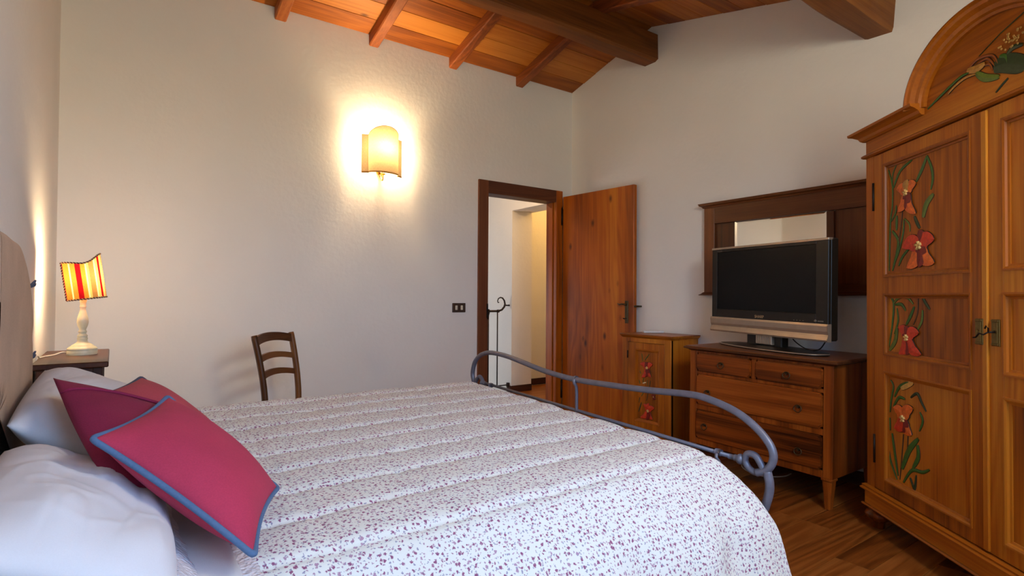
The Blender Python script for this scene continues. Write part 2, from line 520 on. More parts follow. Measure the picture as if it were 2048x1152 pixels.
# ------------------------------------------------------------------ hall behind the door
X1 = 3.9
m = MB()
m.box(X1, X1 + .3, 5.45, 8.2, -1.6, 2.85)            # wall beside the stairwell
m.box(X1, X1 + .3, YA + T, 5.45, 2.184, 2.85)        # lintel over the opening
m.box(X1, X1 + .3, YA + T, 4.45, 0, 2.184)
structure(m, 'wall_hall_right', M_hall)
structure(MB().box(X1 + .3, 5.6, 5.78, 5.9, -.02, 2.85), 'wall_hall_alcove', M_hall)
structure(MB().box(5.5, 5.6, YA + T, 5.78, -.02, 2.85), 'wall_hall_end', M_hall)
m = MB(); m.box(1.4, X1, 8.2, 8.3, -1.6, 2.85); m.box(1.38, 1.5, YA + T, 8.2, -1.6, 2.85); m.box(1.5, X1, 5.45, 5.5, -1.6, -.02); m.box(1.5, X1, 5.45, 8.2, -1.7, -1.6)
structure(m, 'wall_hall_stairwell', M_hall)
structure(MB().box(1.38, 5.6, YA + T, 8.3, 2.85, 2.95), 'ceiling_hall', M_hall)
m = MB(); m.box(X1 - .014, X1, 5.455, 5.53, .0005, .08, .003); m.box(X1 - .014, X1 + .3, 5.436, 5.45, .0005, .08, .003)
structure(m, 'baseboard_hall_stairs', SKIRT['X'])
structure(MB().box(X1 + .3, 5.5, 5.766, 5.78, .0005, .08, .003), 'baseboard_hall_alcove', SKIRT['X'])
# ------------------------------------------------------------------ bedroom door
door = tag(empty('door_1', (3.15, YA, 0)), kind='structure')
ox, oy = 3.15, YA
def dpart(mb, name, mat, parent=door):
    bmesh.ops.translate(mb.bm, vec=(-ox, -oy, 0), verts=mb.bm.verts)
    return mb.build(name, mat, parent)
fr = .02
fl = dpart(MB().box(2.648, DX0, YA - fr, YA + T + fr, 0.001, 2.2, .003), 'door_jamb', FRAME['Z'])
fl2 = dpart(MB().box(DX1, 3.631, YA - fr, YA + T + fr, 0.001, 2.2, .003), 'door_jamb', PINED['Z'])
dpart(MB().box(DX0, DX1, YA - fr, YA + T + fr, DZ, 2.2, .003), 'door_head', FRAME['X'])
dpart(MB().box(DX1 - .012, DX1, YA + .03, YA + T, 0.001, DZ, .002), 'door_stop', PINED['Z'])
dpart(MB().box(DX0, DX0 + .012, YA + .03, YA + T, 0.001, DZ, .002), 'door_stop', FRAME['Z'])
# strike plate on the left jamb
dpart(MB().box(2.733, 2.7535, YA - .0215, YA + .01, .955, 1.085, .003).box(2.742, 2.756, YA - .026, YA - .01, .99, 1.02, .003).tube([(2.75, YA - .03, 1.035), (2.753, YA - .034, 1.0), (2.744, YA - .034, .975), (2.742, YA - .03, .945)], .007, 8), 'strike_plate', M_dark_metal)
# leaf: hinged at the right jamb, standing open against the right wall
hx, hy, fx, fy = 3.625, YA - .03, 3.705, 3.345
ang = math.atan2(fy - hy, fx - hx)
LW = math.hypot(fx - hx, fy - hy)
leafM = Matrix.Translation((hx - ox, hy - oy, 0)) @ Matrix.Rotation(ang + math.pi / 2, 4, 'Z')   # local -y runs along the leaf, +x to the wall
def lpart(mb, name, mat, parent):
    return mb.build(name, mat, parent)
leaf = MB().box(0, .042, -LW, 0, .012, 2.142, .003).build('door_leaf', PINED['Z'], door)
leaf.matrix_local = leafM
def plate(y, x, side):
    m = MB().box(min(x, x + side * .004), max(x, x + side * .004), y - .019, y + .019, .92, 1.118, .0015)
    m.box(min(x, x + side * .007), max(x, x + side * .007), y - .013, y + .013, .935, 1.1, .002)
    return m
plate(-LW + .075, 0, -1).build('lock_plate', M_bronze, leaf)
m = MB().lathe([(.011, 0), (.011, .012), (.008, .016), (.008, .03)], (0, 0, 0), 12, Matrix.Rotation(-math.pi / 2, 4, 'Y'))
bmesh.ops.translate(m.bm, vec=(-.007, -LW + .075, 1.085), verts=m.bm.verts)
m.tube([(-.036, -LW + .075, 1.085), (-.038, -LW + .10, 1.09), (-.034, -LW + .13, 1.084), (-.03, -LW + .155, 1.092)], [.008, .0075, .007, .004], 10)
m.build('door_handle', M_bronze, leaf)
MB().tube([(-.006, -LW + .075, .965), (-.03, -LW + .078, .962)], .003, 8).tube([(-.03, -LW + .078, .962), (-.04, -LW + .088, .966), (-.048, -LW + .078, .962), (-.04, -LW + .068, .958), (-.031, -LW + .078, .962)], .0025, 8).build('key', M_dark_metal, leaf)
MB().tube([(.01, -LW - .001, 1.07), (.012, -LW - .02, 1.071), (.013, -LW - .072, 1.071)], [.009, .0085, .0075], 10).build('wall_side_handle', M_bronze, leaf)
for z in (1.946, .24):
    h = MB().box(-.004, .03, -.002, .004, z - .075, z + .075, .002)
    h.tube([(-.008, .004, z - .085), (-.008, .004, z + .085)], .0085, 10)
    h.tube([(-.008, .004, z + .085), (-.008, .004, z + .1)], [.006, .002], 8)
    h.build('hinge', M_dark_metal, leaf)

# light switch
sw = tag(empty('light_switch', (2.457, YA, 1.009)), 'brown double light switch plate on the wall left of the door', 'switch')
MB().box(-.066, .066, -.009, 0, 0, .081, .005, seg=2).build('cover_plate', M_brown_plastic, sw)
for x in (-.027, .027): MB().box(x - .011, x + .011, -.0125, -.006, .021, .06, .002).build('rocker', M_ivory, sw)

# stair railing in the hall
rl = tag(empty('stair_railing', (3.72, 5.47, 0)), 'black wrought iron stair railing with a scroll end seen through the doorway', 'railing')
def RP(x, y, z): return (x - 3.72, y - 5.47, z)
yr = 5.5
MB().tube([RP(2.3, yr, .95)] + [RP(3.5, yr, .965), RP(3.6, yr, .975), RP(3.74, yr, .975), RP(3.79, yr, .99), RP(3.825, yr, 1.025), RP(3.835, yr, 1.06), RP(3.825, yr, 1.10), RP(3.80, yr, 1.13), RP(3.77, yr, 1.138), RP(3.74, yr, 1.125), RP(3.727, yr, 1.095), RP(3.735, yr, 1.075), RP(3.748, yr, 1.08)],
          [.013] * 4 + [.012, .012, .011, .01, .009, .008, .007, .006, .005, .007], 10).build('handrail', M_black_iron, rl)
MB().tube([RP(3.835, yr, 1.045), RP(3.868, yr, 1.043), RP(X1, yr, 1.043)], [.01, .008, .011], 8).build('wall_bracket', M_black_iron, rl)
for x in (3.735, 3.6): MB().lathe([(.0, -.02), (.017, -.014), (.02, 0), (.017, .014), (0, .02)], RP(x, yr, .975), 12, Matrix.Rotation(math.pi / 2, 4, 'Y')).build('collar', M_black_iron, rl)
for k in range(10):
    x = 3.727 - k * .128
    MB().tube([RP(x, yr, .088), RP(x, yr, .97)], .0075, 8).build('baluster', M_black_iron, rl)
MB().box(2.3 - 3.72, X1 - 3.72 - .02, .022, .036, .08, .092, .002).build('bottom_rail', M_black_iron, rl)
MB().box(X1 - 3.72 - .03, X1 - 3.72, .012, .046, .06, .112, .003).build('wall_block', M_black_iron, rl)
# ------------------------------------------------------------------ painted, carved flowers (leaf and petal outlines in metres on their panel)
PAINT = {'leaf_green': srgb(56, 104, 30), 'light_green': srgb(98, 122, 38), 'dark_green': srgb(36, 62, 28), 'stem_brown': srgb(96, 58, 22), 'bud_yellow': srgb(214, 170, 84),
         'bud_white': srgb(226, 206, 160), 'tan': srgb(192, 138, 58), 'feather_orange': srgb(150, 78, 26), 'petal_orange': srgb(232, 112, 34), 'petal_red': srgb(212, 60, 26),
         'petal_dark_red': srgb(128, 28, 18), 'heart_yellow': srgb(226, 186, 110)}
PM = {k: plain('paint_' + k, v, 0.42, scale=80, var=0.18) for k, v in PAINT.items()}
def offset_strip(pts, w):
    pts = catmull([(p[0], 0, p[1]) for p in pts], 6)
    L, R = [], []
    n = len(pts)
    for i, p in enumerate(pts):
        t = (pts[min(i + 1, n - 1)] - pts[max(i - 1, 0)]).normalized()
        nn = Vector((-t.z, 0, t.x))
        s = i / (n - 1)
        ww = w * 0.5 * (0.12 + 0.88 * math.sin(math.pi * min(1, max(0, 0.08 + s * 0.9))) ** 0.6)
        L.append(p + nn * ww); R.append(p - nn * ww)
    return L, pts, R
def relief(L, C, R, y, h):
    """low carved form with a domed spine, front towards -y"""
    f = lambda p, d: (p.x, y - d, p.z)
    def wide(p, c):
        d = p - c
        return p + d.normalized() * .0016 if d.length > 1e-5 else p
    V = [[f(wide(a, c), -.001), f(wide(a, c), h * .3), f(a, h * .6), f(c, h), f(b, h * .6), f(wide(b, c), h * .3), f(wide(b, c), -.001)] for a, c, b in zip(L, C, R)]
    return MB().grid(V, smooth=False)
def inked(o):
    """dark carved outline along both edges"""
    o.data.materials.append(M_outline)
    for k, p in enumerate(o.data.polygons):
        if k % 6 in (0, 1, 4, 5): p.material_index = 1
    return o
M_outline = plain('carved_outline', srgb(44, 24, 12), .6)
def carve(parent, leaves, y, dx=0.0, h=.0035, limit=None):
    for col, w, pts in leaves:
        inked(relief(*offset_strip([(p[0] + dx, p[1]) for p in pts], max(w, .004)), y, h).build('stem' if col == 'stem_brown' else ('bud' if col.startswith('bud') else ('feather' if col in ('tan', 'feather_orange') else 'leaf')), PM[col], parent))
def flower(parent, fl, y, dx=0.0, h=.005):
    for (cx, cz), tips, w in fl:
        cx += dx
        for k, (col, (tx, tz)) in enumerate(tips):
            tx += dx
            d = Vector((tx - cx, 0, tz - cz)); L = d.length; d.normalize()
            nn = Vector((-d.z, 0, d.x))
            bend = nn * (0.16 * L * (1 if d.x > 0 else -1) * (-1 if d.z < 0 else 1))
            path = [(cx + d.x * L * .06, cz + d.z * L * .06), (cx + d.x * L * .5 + bend.x, cz + d.z * L * .5 + bend.z), (tx, tz)]
            ps = catmull([(p[0], 0, p[1]) for p in path], 6)
            Ls, Rs = [], []
            for i, p in enumerate(ps):
                t = (ps[min(i + 1, len(ps) - 1)] - ps[max(i - 1, 0)]).normalized()
                q = Vector((-t.z, 0, t.x)); s = i / (len(ps) - 1)
                ww = w * .92 * max(.06, math.sin(math.pi * min(1, .10 + .90 * s ** .85)) ** .8 + .22 * (1 - s))
                Ls.append(p + q * ww); Rs.append(p - q * ww)
            inked(relief(Ls, ps, Rs, y - .0006 * (k % 3), h).build('petal', PM[col], parent))
        m = MB()
        for k in range(5):
            a = k * 1.2566 + .4
            r = w * .55
            m.tube([(cx, y - h, cz), (cx + r * math.cos(a), y - h - .002, cz + r * math.sin(a))], [w * .16, w * .22], 6)
        m.build('flower_heart', PM['heart_yellow'], parent)
MOTIF = {
 'panel_a': [('leaf_green', 0.0093, [(0.17, 1.773), (0.199, 1.688), (0.198, 1.597), (0.183, 1.527), (0.177, 1.406), (0.172, 1.285)]), ('leaf_green', 0.0124, [(0.208, 1.68), (0.256, 1.748), (0.345, 1.782)]), ('leaf_green', 0.0062, [(0.199, 1.688), (0.201, 1.742), (0.233, 1.789)]), ('leaf_green', 0.017, [(0.37, 1.677), (0.412, 1.729), (0.44, 1.775)]), ('leaf_green', 0.0139, [(0.44, 1.775), (0.468, 1.716), (0.475, 1.666), (0.463, 1.622)]), ('light_green', 0.0278, [(0.414, 1.509), (0.435, 1.564), (0.482, 1.602)]), ('dark_green', 0.017, [(0.356, 1.523), (0.373, 1.49), (0.393, 1.462)]), ('leaf_green', 0.0093, [(0.227, 1.593), (0.222, 1.558), (0.188, 1.52)]), ('leaf_green', 0.017, [(0.231, 1.544), (0.228, 1.473)]), ('leaf_green', 0.017, [(0.197, 1.474), (0.24, 1.424), (0.225, 1.354), (0.196, 1.284)]), ('leaf_green', 0.0093, [(0.282, 1.519), (0.277, 1.456), (0.244, 1.371), (0.206, 1.308)]), ('light_green', 0.0077, [(0.286, 1.522), (0.321, 1.491), (0.325, 1.456)]), ('leaf_green', 0.0124, [(0.316, 1.379), (0.271, 1.345), (0.243, 1.305)]), ('stem_brown', 0.0054, [(0.273, 1.562), (0.254, 1.458), (0.216, 1.343)])],
 'panel_b': [('leaf_green', 0.0114, [(0.168, 1.166), (0.203, 1.131), (0.195, 1.035), (0.166, 0.911)]), ('light_green', 0.0137, [(0.203, 1.127), (0.244, 1.156), (0.303, 1.157), (0.347, 1.125)]), ('leaf_green', 0.0137, [(0.217, 1.123), (0.264, 1.123), (0.294, 1.094)]), ('leaf_green', 0.0159, [(0.296, 1.032), (0.328, 1.075), (0.353, 1.117)]), ('light_green', 0.0137, [(0.407, 1.101), (0.401, 1.053), (0.373, 1.011)]), ('stem_brown', 0.0057, [(0.378, 1.174), (0.374, 1.092), (0.346, 1.034)]), ('dark_green', 0.0137, [(0.402, 1.166), (0.425, 1.134), (0.454, 1.104)]), ('leaf_green', 0.0091, [(0.23, 1.106), (0.237, 1.046), (0.209, 0.984)]), ('light_green', 0.0228, [(0.23, 1.02), (0.215, 0.95), (0.166, 0.898)])],
 'panel_c': [('leaf_green', 0.0103, [(0.179, 0.759), (0.2, 0.732), (0.183, 0.668), (0.174, 0.606)]), ('leaf_green', 0.0137, [(0.207, 0.686), (0.248, 0.74), (0.313, 0.771)]), ('bud_yellow', 0.0296, [(0.257, 0.733), (0.3, 0.755), (0.344, 0.773)]), ('leaf_green', 0.0125, [(0.2, 0.637), (0.241, 0.687), (0.287, 0.687)]), ('dark_green', 0.0125, [(0.325, 0.703), (0.369, 0.727), (0.398, 0.692), (0.427, 0.659)]), ('leaf_green', 0.0114, [(0.386, 0.649), (0.404, 0.613), (0.382, 0.564)]), ('leaf_green', 0.0114, [(0.171, 0.579), (0.174, 0.518)]), ('leaf_green', 0.0125, [(0.156, 0.488), (0.17, 0.386), (0.225, 0.299)]), ('leaf_green', 0.0159, [(0.188, 0.508), (0.205, 0.431), (0.231, 0.319)]), ('leaf_green', 0.0273, [(0.262, 0.362), (0.311, 0.46), (0.377, 0.53)]), ('leaf_green', 0.0228, [(0.369, 0.5), (0.373, 0.444), (0.335, 0.385)]), ('leaf_green', 0.0137, [(0.271, 0.302), (0.329, 0.374), (0.402, 0.389), (0.448, 0.415)]), ('dark_green', 0.0137, [(0.319, 0.338), (0.347, 0.299), (0.36, 0.364)]), ('stem_brown', 0.0057, [(0.273, 0.525), (0.245, 0.306)]), ('stem_brown', 0.0057, [(0.305, 0.541), (0.298, 0.423)])],
 'crest': [('leaf_green', 0.0101, [(0.465, 1.972), (0.563, 2.007), (0.65, 2.034), (0.703, 2.035)]), ('tan', 0.0101, [(0.588, 1.993), (0.626, 2.011), (0.68, 2.022), (0.736, 2.015)]), ('tan', 0.0282, [(0.691, 2.046), (0.737, 2.034), (0.78, 2.038)]), ('feather_orange', 0.009, [(0.703, 2.053), (0.748, 2.069), (0.812, 2.054), (0.839, 2.013)]), ('feather_orange', 0.0079, [(0.748, 2.052), (0.791, 2.051), (0.827, 2.006)]), ('feather_orange', 0.0079, [(0.78, 2.03), (0.801, 2.025), (0.816, 1.998)]), ('light_green', 0.0282, [(0.736, 2.019), (0.78, 1.983), (0.846, 1.961)]), ('dark_green', 0.0677, [(0.821, 2.004), (0.871, 2.0), (0.932, 1.97), (0.955, 1.949)]), ('dark_green', 0.0068, [(0.883, 1.942), (0.856, 1.928), (0.828, 1.91)]), ('dark_green', 0.0158, [(0.879, 2.031), (0.905, 2.042), (0.946, 2.035)]), ('leaf_green', 0.0169, [(0.847, 2.035), (0.871, 2.024), (0.881, 1.996)])],
 'fl_a': [((0.305, 1.639), [('petal_orange', (0.374, 1.67)), ('petal_orange', (0.238, 1.667)), ('tan', (0.32, 1.696)), ('petal_orange', (0.243, 1.56)), ('petal_orange', (0.371, 1.532)), ('petal_dark_red', (0.298, 1.565))], 0.0268), ((0.393, 1.387), [('petal_dark_red', (0.393, 1.456)), ('petal_red', (0.488, 1.405)), ('petal_red', (0.279, 1.388)), ('petal_orange', (0.307, 1.293)), ('petal_orange', (0.488, 1.304)), ('petal_dark_red', (0.39, 1.291))], 0.035)],
 'fl_b': [((0.306, 0.972), [('petal_red', (0.246, 1.016)), ('petal_dark_red', (0.312, 1.026)), ('petal_red', (0.389, 1.0)), ('petal_red', (0.249, 0.893)), ('petal_dark_red', (0.302, 0.893)), ('petal_red', (0.403, 0.905))], 0.0273)],
 'fl_c': [((0.277, 0.596), [('petal_orange', (0.206, 0.634)), ('petal_orange', (0.346, 0.657)), ('petal_red', (0.213, 0.54)), ('petal_orange', (0.336, 0.534)), ('petal_dark_red', (0.277, 0.533))], 0.0289)],
 'cab': [('leaf_green', 0.0054, [(-0.295, 0.706), (-0.286, 0.645)]), ('leaf_green', 0.0054, [(-0.221, 0.705), (-0.262, 0.655)]), ('light_green', 0.0061, [(-0.314, 0.566), (-0.306, 0.542)]), ('leaf_green', 0.0046, [(-0.271, 0.521), (-0.285, 0.476)]), ('bud_white', 0.01, [(-0.285, 0.47), (-0.25, 0.482)]), ('leaf_green', 0.0054, [(-0.323, 0.493), (-0.311, 0.462)]), ('dark_green', 0.0046, [(-0.207, 0.5), (-0.22, 0.441), (-0.247, 0.337)]), ('leaf_green', 0.0046, [(-0.275, 0.401), (-0.299, 0.366)]), ('dark_green', 0.0054, [(-0.315, 0.356), (-0.324, 0.311)]), ('dark_green', 0.0077, [(-0.296, 0.319), (-0.327, 0.238)]), ('leaf_green', 0.0038, [(-0.239, 0.503), (-0.234, 0.454)])],
 'fl_cab': [((-0.239, 0.596), [('petal_red', (-0.309, 0.621)), ('petal_red', (-0.183, 0.629)), ('petal_dark_red', (-0.237, 0.643)), ('petal_red', (-0.295, 0.516)), ('petal_red', (-0.198, 0.528)), ('petal_dark_red', (-0.253, 0.527))], 0.0204), ((-0.173, 0.379), [('petal_dark_red', (-0.197, 0.391)), ('petal_dark_red', (-0.157, 0.397)), ('petal_dark_red', (-0.152, 0.366)), ('petal_dark_red', (-0.184, 0.358))], 0.0082), ((-0.229, 0.261), [('petal_red', (-0.275, 0.306)), ('petal_red', (-0.218, 0.322)), ('petal_red', (-0.164, 0.294)), ('petal_red', (-0.183, 0.203)), ('petal_red', (-0.303, 0.199)), ('petal_dark_red', (-0.245, 0.189))], 0.0204)],
}
# ------------------------------------------------------------------ wardrobe, standing across the right corner
wd = tag(empty('wardrobe', (3.146, 1.268, 0), (0, 0, math.atan2(-math.cos(math.radians(38.8)), -math.sin(math.radians(38.8))))),
         'large honey pine wardrobe with arched crest and painted red lilies', 'wardrobe')
WW, WDp = 1.555, .52
m = MB()
m.box(.0, .03, .022, WDp, .2, 1.87, .002); m.box(WW - .03, WW, .022, WDp, .2, 1.87, .002)
m.box(.03, WW - .03, WDp - .02, WDp, .2, 1.87); m.box(.03, WW - .03, .03, WDp - .02, .2, .225); m.box(.03, WW - .03, .03, WDp - .02, 1.845, 1.87)
m.box(0, .069, 0, .03, .2, 1.87, .003); m.box(WW - .069, WW, 0, .03, .2, 1.87, .003)
m.build('carcass', PINE['Z'], wd)
# plinth with mouldings
m = MB(); m.box(-.008, WW + .008, -.008, WDp, .105, .185, .002)
m.build('plinth', PINE['X'], wd)
def moulding(name, prof, z, mat=PMOLD['X'], x0=0.0, x1=WW, parent=wd):
    path = [((x0, WDp, z), (-1, 0, 0), (0, 0, 1)), ((x0, 0, z), (-1, -1, 0), (0, 0, 1)), ((x1, 0, z), (1, -1, 0), (0, 0, 1)), ((x1, WDp, z), (1, 0, 0), (0, 0, 1))]
    return MB().sweep(path, prof, closed=False).build(name, mat, parent)
moulding('plinth_moulding', [(-.01, 0), (.024, 0), (.024, .006), (.016, .012), (.018, .02), (.008, .026), (-.01, .026)], .182)
moulding('plinth_bead', [(-.01, 0), (.016, 0), (.02, .006), (.016, .012), (-.01, .012)], .1)
moulding('frieze_bead', [(-.01, 0), (.008, 0), (.016, .006), (.016, .014), (.008, .02), (-.01, .02)], 1.868)
m = MB(); m.box(0, WW, 0, WDp, 1.885, 1.985, .002)
AX, AA, AB, AZ = WW / 2, .335, .225, 1.985
arch = [(AX - AA, 1.95)] + [(AX - AA * math.cos(math.pi * k / 32), AZ + AB * math.sin(math.pi * k / 32)) for k in range(33)] + [(AX + AA, 1.95)]
m.prism(arch, 'y', .002, .03)
crest = m.build('crest_board', PINE['X'], wd)
cp = [(-.01, 0), (.01, 0), (.02, .008), (.026, .02), (.044, .032), (.06, .038), (.062, .05), (-.01, .05)]
for xa, xb, side in ((0, AX - AA - .0, -1), (AX + AA, WW, 1)):
    if side < 0: path = [((0, WDp, 1.955), (-1, 0, 0), (0, 0, 1)), ((0, 0, 1.955), (-1, -1, 0), (0, 0, 1)), ((xb, 0, 1.955), (0, -1, 0), (0, 0, 1))]
    else: path = [((xa, 0, 1.955), (0, -1, 0), (0, 0, 1)), ((WW, 0, 1.955), (1, -1, 0), (0, 0, 1)), ((WW, WDp, 1.955), (1, 0, 0), (0, 0, 1))]
    MB().sweep(path, cp, closed=False).build('cornice', PMOLD['X'], wd)
path = []
for k in range(41):
    a = math.pi * k / 40
    o = Vector((-math.cos(a) / AA, 0, math.sin(a) / AB)).normalized()
    path.append(((AX - AA * math.cos(a), 0, AZ + AB * math.sin(a)), (o.x, 0, o.z), (0, -1, 0)))
ap = [(-.012, -.03), (-.012, .012), (-.002, .016), (.004, .026), (.02, .03), (.032, .046), (.044, .05), (.05, .058), (.058, .056), (.058, -.03)]
MB().sweep(path, ap, closed=False, smooth=False).build('arch_moulding', PMOLD['Y'], wd)
for k, x in enumerate((.04, WW - .04)):
    for yy in (.034, WDp - .06):
        MB().lathe([(.022, 0), (.026, .004), (.028, .03), (.034, .036), (.052, .05), (.062, .066), (.056, .08), (.04, .088), (.036, .1), (.036, .108)], (x, yy, 0), 24).build('bun_foot', WALNUT['Z'], wd)
# doors with three panels each
rows = [(1.258, 1.803), (.879, 1.172), (.272, .795)]
PR = [(0, -.001), (0, .006), (.004, .009), (.004, .004), (.010, .001), (.012, -.004), (.022, -.004), (.024, .0)]
def door_panels(x0, x1, px0, px1, motif):
    d = MB()
    y0, y1 = -.001, .026
    d.box(x0, px0, y0, y1, .212, 1.864, .002); d.box(px1, x1, y0, y1, .212, 1.864, .002)
    zs = [.212, rows[2][0], rows[2][1], rows[1][0], rows[1][1], rows[0][0], rows[0][1], 1.864]
    for a, b in ((0, 1), (2, 3), (4, 5), (6, 7)): d.box(px0, px1, y0, y1, zs[a], zs[b], .0015)
    dr = d.build('door', PINE['Z'], wd)
    for z0, z1 in rows:
        MB().box(px0 - .004, px1 + .004, .012, .02, z0 - .004, z1 + .004).build('panel', PINE['Z'], dr)
        MB().rect_frame(px0 + .0, px1 - .0, z0 + .0, z1 - .0, [(0, .012), (-.02, .012), (-.02, .008), (-.012, .006), (-.010, -.002), (-.003, -.005), (.004, -.005), (.004, .0)]).build('panel_moulding', PMOLD['Z'], dr)
    return dr
dl = door_panels(.0705, .7745, .15, .7, True)
dr_ = door_panels(.7785, WW - .0705, WW - .7, WW - .15, False)
MB().box(.762, .789, -.008, .002, .215, 1.86, .003).build('astragal', PINE['Z'], dl)
for k, fk in (('panel_a', 'fl_a'), ('panel_b', 'fl_b'), ('panel_c', 'fl_c')):
    carve(dl, MOTIF[k], .012)
    flower(dl, MOTIF[fk], .0095)
    # the right door carries the same flowers, mirrored
    mir = [(c, w, [(WW - p[0], p[1]) for p in pts]) for c, w, pts in MOTIF[k]]
    carve(dr_, mir, .012)
    flower(dr_, [((WW - c[0], c[1]), [(col, (WW - t[0], t[1])) for col, t in tips], w) for c, tips, w in MOTIF[fk]], .0095)
bird = [x for x in MOTIF['crest']]
carve(crest, bird, .0, h=.004)
m = MB()
rb = random.Random(5)
for k in range(38):
    a, r = rb.uniform(0, 6.28), rb.uniform(.1, 1)
    cx, cz = .905 + .085 * r * math.cos(a), 2.072 + .028 * r * math.sin(a)
    m.lathe([(0, -.001), (.0045, 0), (.003, .0025), (0, .003)], (cx, -.004, cz), 6, Matrix.Rotation(math.pi / 2, 4, 'X'))
m.build('berry_dots', PM['bud_yellow'], crest)['kind'] = 'stuff'
MB().tube([(.75, -.0015, 2.078), (.85, -.0015, 2.118), (.95, -.0015, 2.145)], .0018, 6).build('stem', PM['dark_green'], crest)
# lock plates, key, hinges
for x, par in ((.752, dl), (.822, dr_)):
    m = MB(); m.box(x - .019, x + .019, -.005 if par is dr_ else -.0105, 0, .979, 1.077, .0015)
    yb = -.005 if par is dr_ else -.0105
    m.box(x - .013, x + .013, yb - .003, yb, .99, 1.066, .001); m.box(x - .016, x + .016, yb - .004, yb, 1.068, 1.074, .001); m.box(x - .016, x + .016, yb - .004, yb, .982, .988, .001)
    m.lathe([(.0, -.004), (.007, -.003), (.007, 0)], (x, yb, 1.03), 12, Matrix.Rotation(-math.pi / 2, 4, 'X'))
    m.build('lock_plate', M_brass, par)
MB().tube([(.822, -.005, 1.03), (.822, -.03, 1.03)], .0035, 8).tube([(.822, -.03, 1.03), (.808, -.036, 1.02), (.79, -.038, 1.024), (.772, -.036, 1.008), (.76, -.036, 1.006)], .003, 8).tube([(.822, -.03, 1.03), (.828, -.034, 1.045), (.82, -.036, 1.052), (.812, -.034, 1.043)], .0028, 8, closed=False).build('key', M_dark_metal, dr_)
for z in (1.66, .405):
    MB().tube([(.07, -.004, z - .07), (.07, -.004, z + .07)], .0055, 8).build('hinge', M_dark_metal, dl)
    MB().tube([(WW - .07, -.004, z - .07), (WW - .07, -.004, z + .07)], .0055, 8).build('hinge', M_dark_metal, dr_)
# ------------------------------------------------------------------ small painted cabinet
cab = tag(empty('painted_cabinet', (3.41, 2.705, 0), (0, 0, -math.pi / 2)), 'small pine cabinet with painted red lilies between door and chest of drawers', 'cabinet')
CW, CD, CH = .49, .325, .857
m = MB()
m.box(-CW, -CW + .022, 0, CD, .0, .825, .002); m.box(-.022, 0, 0, CD, .0, .825, .002); m.box(-CW + .022, -.022, CD - .015, CD, .04, .825); m.box(-CW + .022, -.022, .02, CD - .015, .06, .08)
m.box(-CW, -.432, -.004, .02, .0, .825, .002); m.box(-.062, 0, -.004, .02, .0, .825, .002); m.box(-.432, -.062, -.004, .02, .792, .825, .0015); m.box(-.432, -.062, -.004, .02, .0, .118, .0015)
m.build('carcass', PINE['Z'], cab)
MB().sweep([((-CW, CD, .825), (-1, 0, 0), (0, 0, 1)), ((-CW, 0, .825), (-1, -1, 0), (0, 0, 1)), ((0, 0, .825), (1, -1, 0), (0, 0, 1)), ((0, CD, .825), (1, 0, 0), (0, 0, 1))],
           [(-.01, 0), (.002, 0), (.006, .008), (.014, .014), (.018, .02), (.018, .024), (-.01, .024)], closed=False).build('top_moulding', PINE['X'], cab)
MB().box(-CW - .02, .02, -.02, CD + .004, .847, CH, .003).build('top', PINE['X'], cab)
d = MB()
d.box(-.43, -.352, -.004, .018, .12, .79, .002); d.box(-.115, -.064, -.004, .018, .12, .79, .002); d.box(-.352, -.115, -.004, .018, .735, .79, .002); d.box(-.352, -.115, -.004, .018, .12, .172, .002)
cdoor = d.build('door', PINE['Z'], cab)
MB().box(-.356, -.111, .008, .014, .168, .739).build('panel', PINE['Z'], cdoor)
MB().rect_frame(-.352, -.115, .172, .735, [(0, .008), (-.016, .008), (-.016, .004), (-.008, .002), (-.006, -.005), (.003, -.007), (.006, -.003)]).build('panel_moulding', PMOLD['Z'], cdoor)
carve(cdoor, MOTIF['cab'], .009, h=.003)
flower(cdoor, MOTIF['fl_cab'], .007, h=.004)
MB().tube([(-.431, -.006, .66), (-.431, -.006, .72)], .005, 8).build('hinge', M_dark_metal, cdoor)

rm = tag(empty('remote_control', (3.635, 3.07, CH), (0, 0, math.radians(-32))), 'white remote control lying on the small painted cabinet', 'remote control')
MB().box(-.085, .085, -.024, .024, 0.0005, .019, .006, seg=2).build('case', M_white_plastic, rm)
kb = MB()
for i in range(6):
    for j in range(3): kb.box(-.06 + i * .018, -.05 + i * .018, -.016 + j * .012, -.008 + j * .012, .0188, .021, .001)
kb.build('buttons', M_ivory, rm)

# ------------------------------------------------------------------ chest of drawers (the old floor makes it lean a little)
ch = tag(empty('chest_of_drawers', (3.163, 1.448, 0), (0, .0165, -math.pi / 2)), 'walnut chest of drawers with ring pulls carrying the television', 'chest of drawers')
GW, GD = .915, .555
m = MB()
m.box(-GW, -GW + .025, .0, GD, .17, .785, .002); m.box(-.025, 0, .0, GD, .17, .785, .002)
m.box(-GW + .025, -.025, GD - .015, GD, .17, .785); m.box(-GW + .025, -.025, .012, GD - .015, .17, .19)
m.box(-GW, -GW + .052, -.003, .025, .17, .785, .003); m.box(-.052, 0, -.003, .025, .17, .785, .003)
for z0, z1 in ((.772, .786), (.632, .652), (.400, .433), (.17, .209)): m.box(-GW + .052, -.052, -.002, .025, z0, z1, .0015)
m.box(-.476, -.448, -.002, .025, .652, .772, .002)
m.build('carcass', WALNUT['Z'], ch)
MB().sweep([((-GW, GD, .785), (-1, 0, 0), (0, 0, 1)), ((-GW, 0, .785), (-1, -1, 0), (0, 0, 1)), ((0, 0, .785), (1, -1, 0), (0, 0, 1)), ((0, GD, .785), (1, 0, 0), (0, 0, 1))],
           [(-.01, 0), (.004, 0), (.01, .005), (.02, .009), (.028, .012), (.034, .013), (.034, .021), (.03, .025), (-.01, .025)], closed=False).build('top_moulding', MIRW['X'], ch)
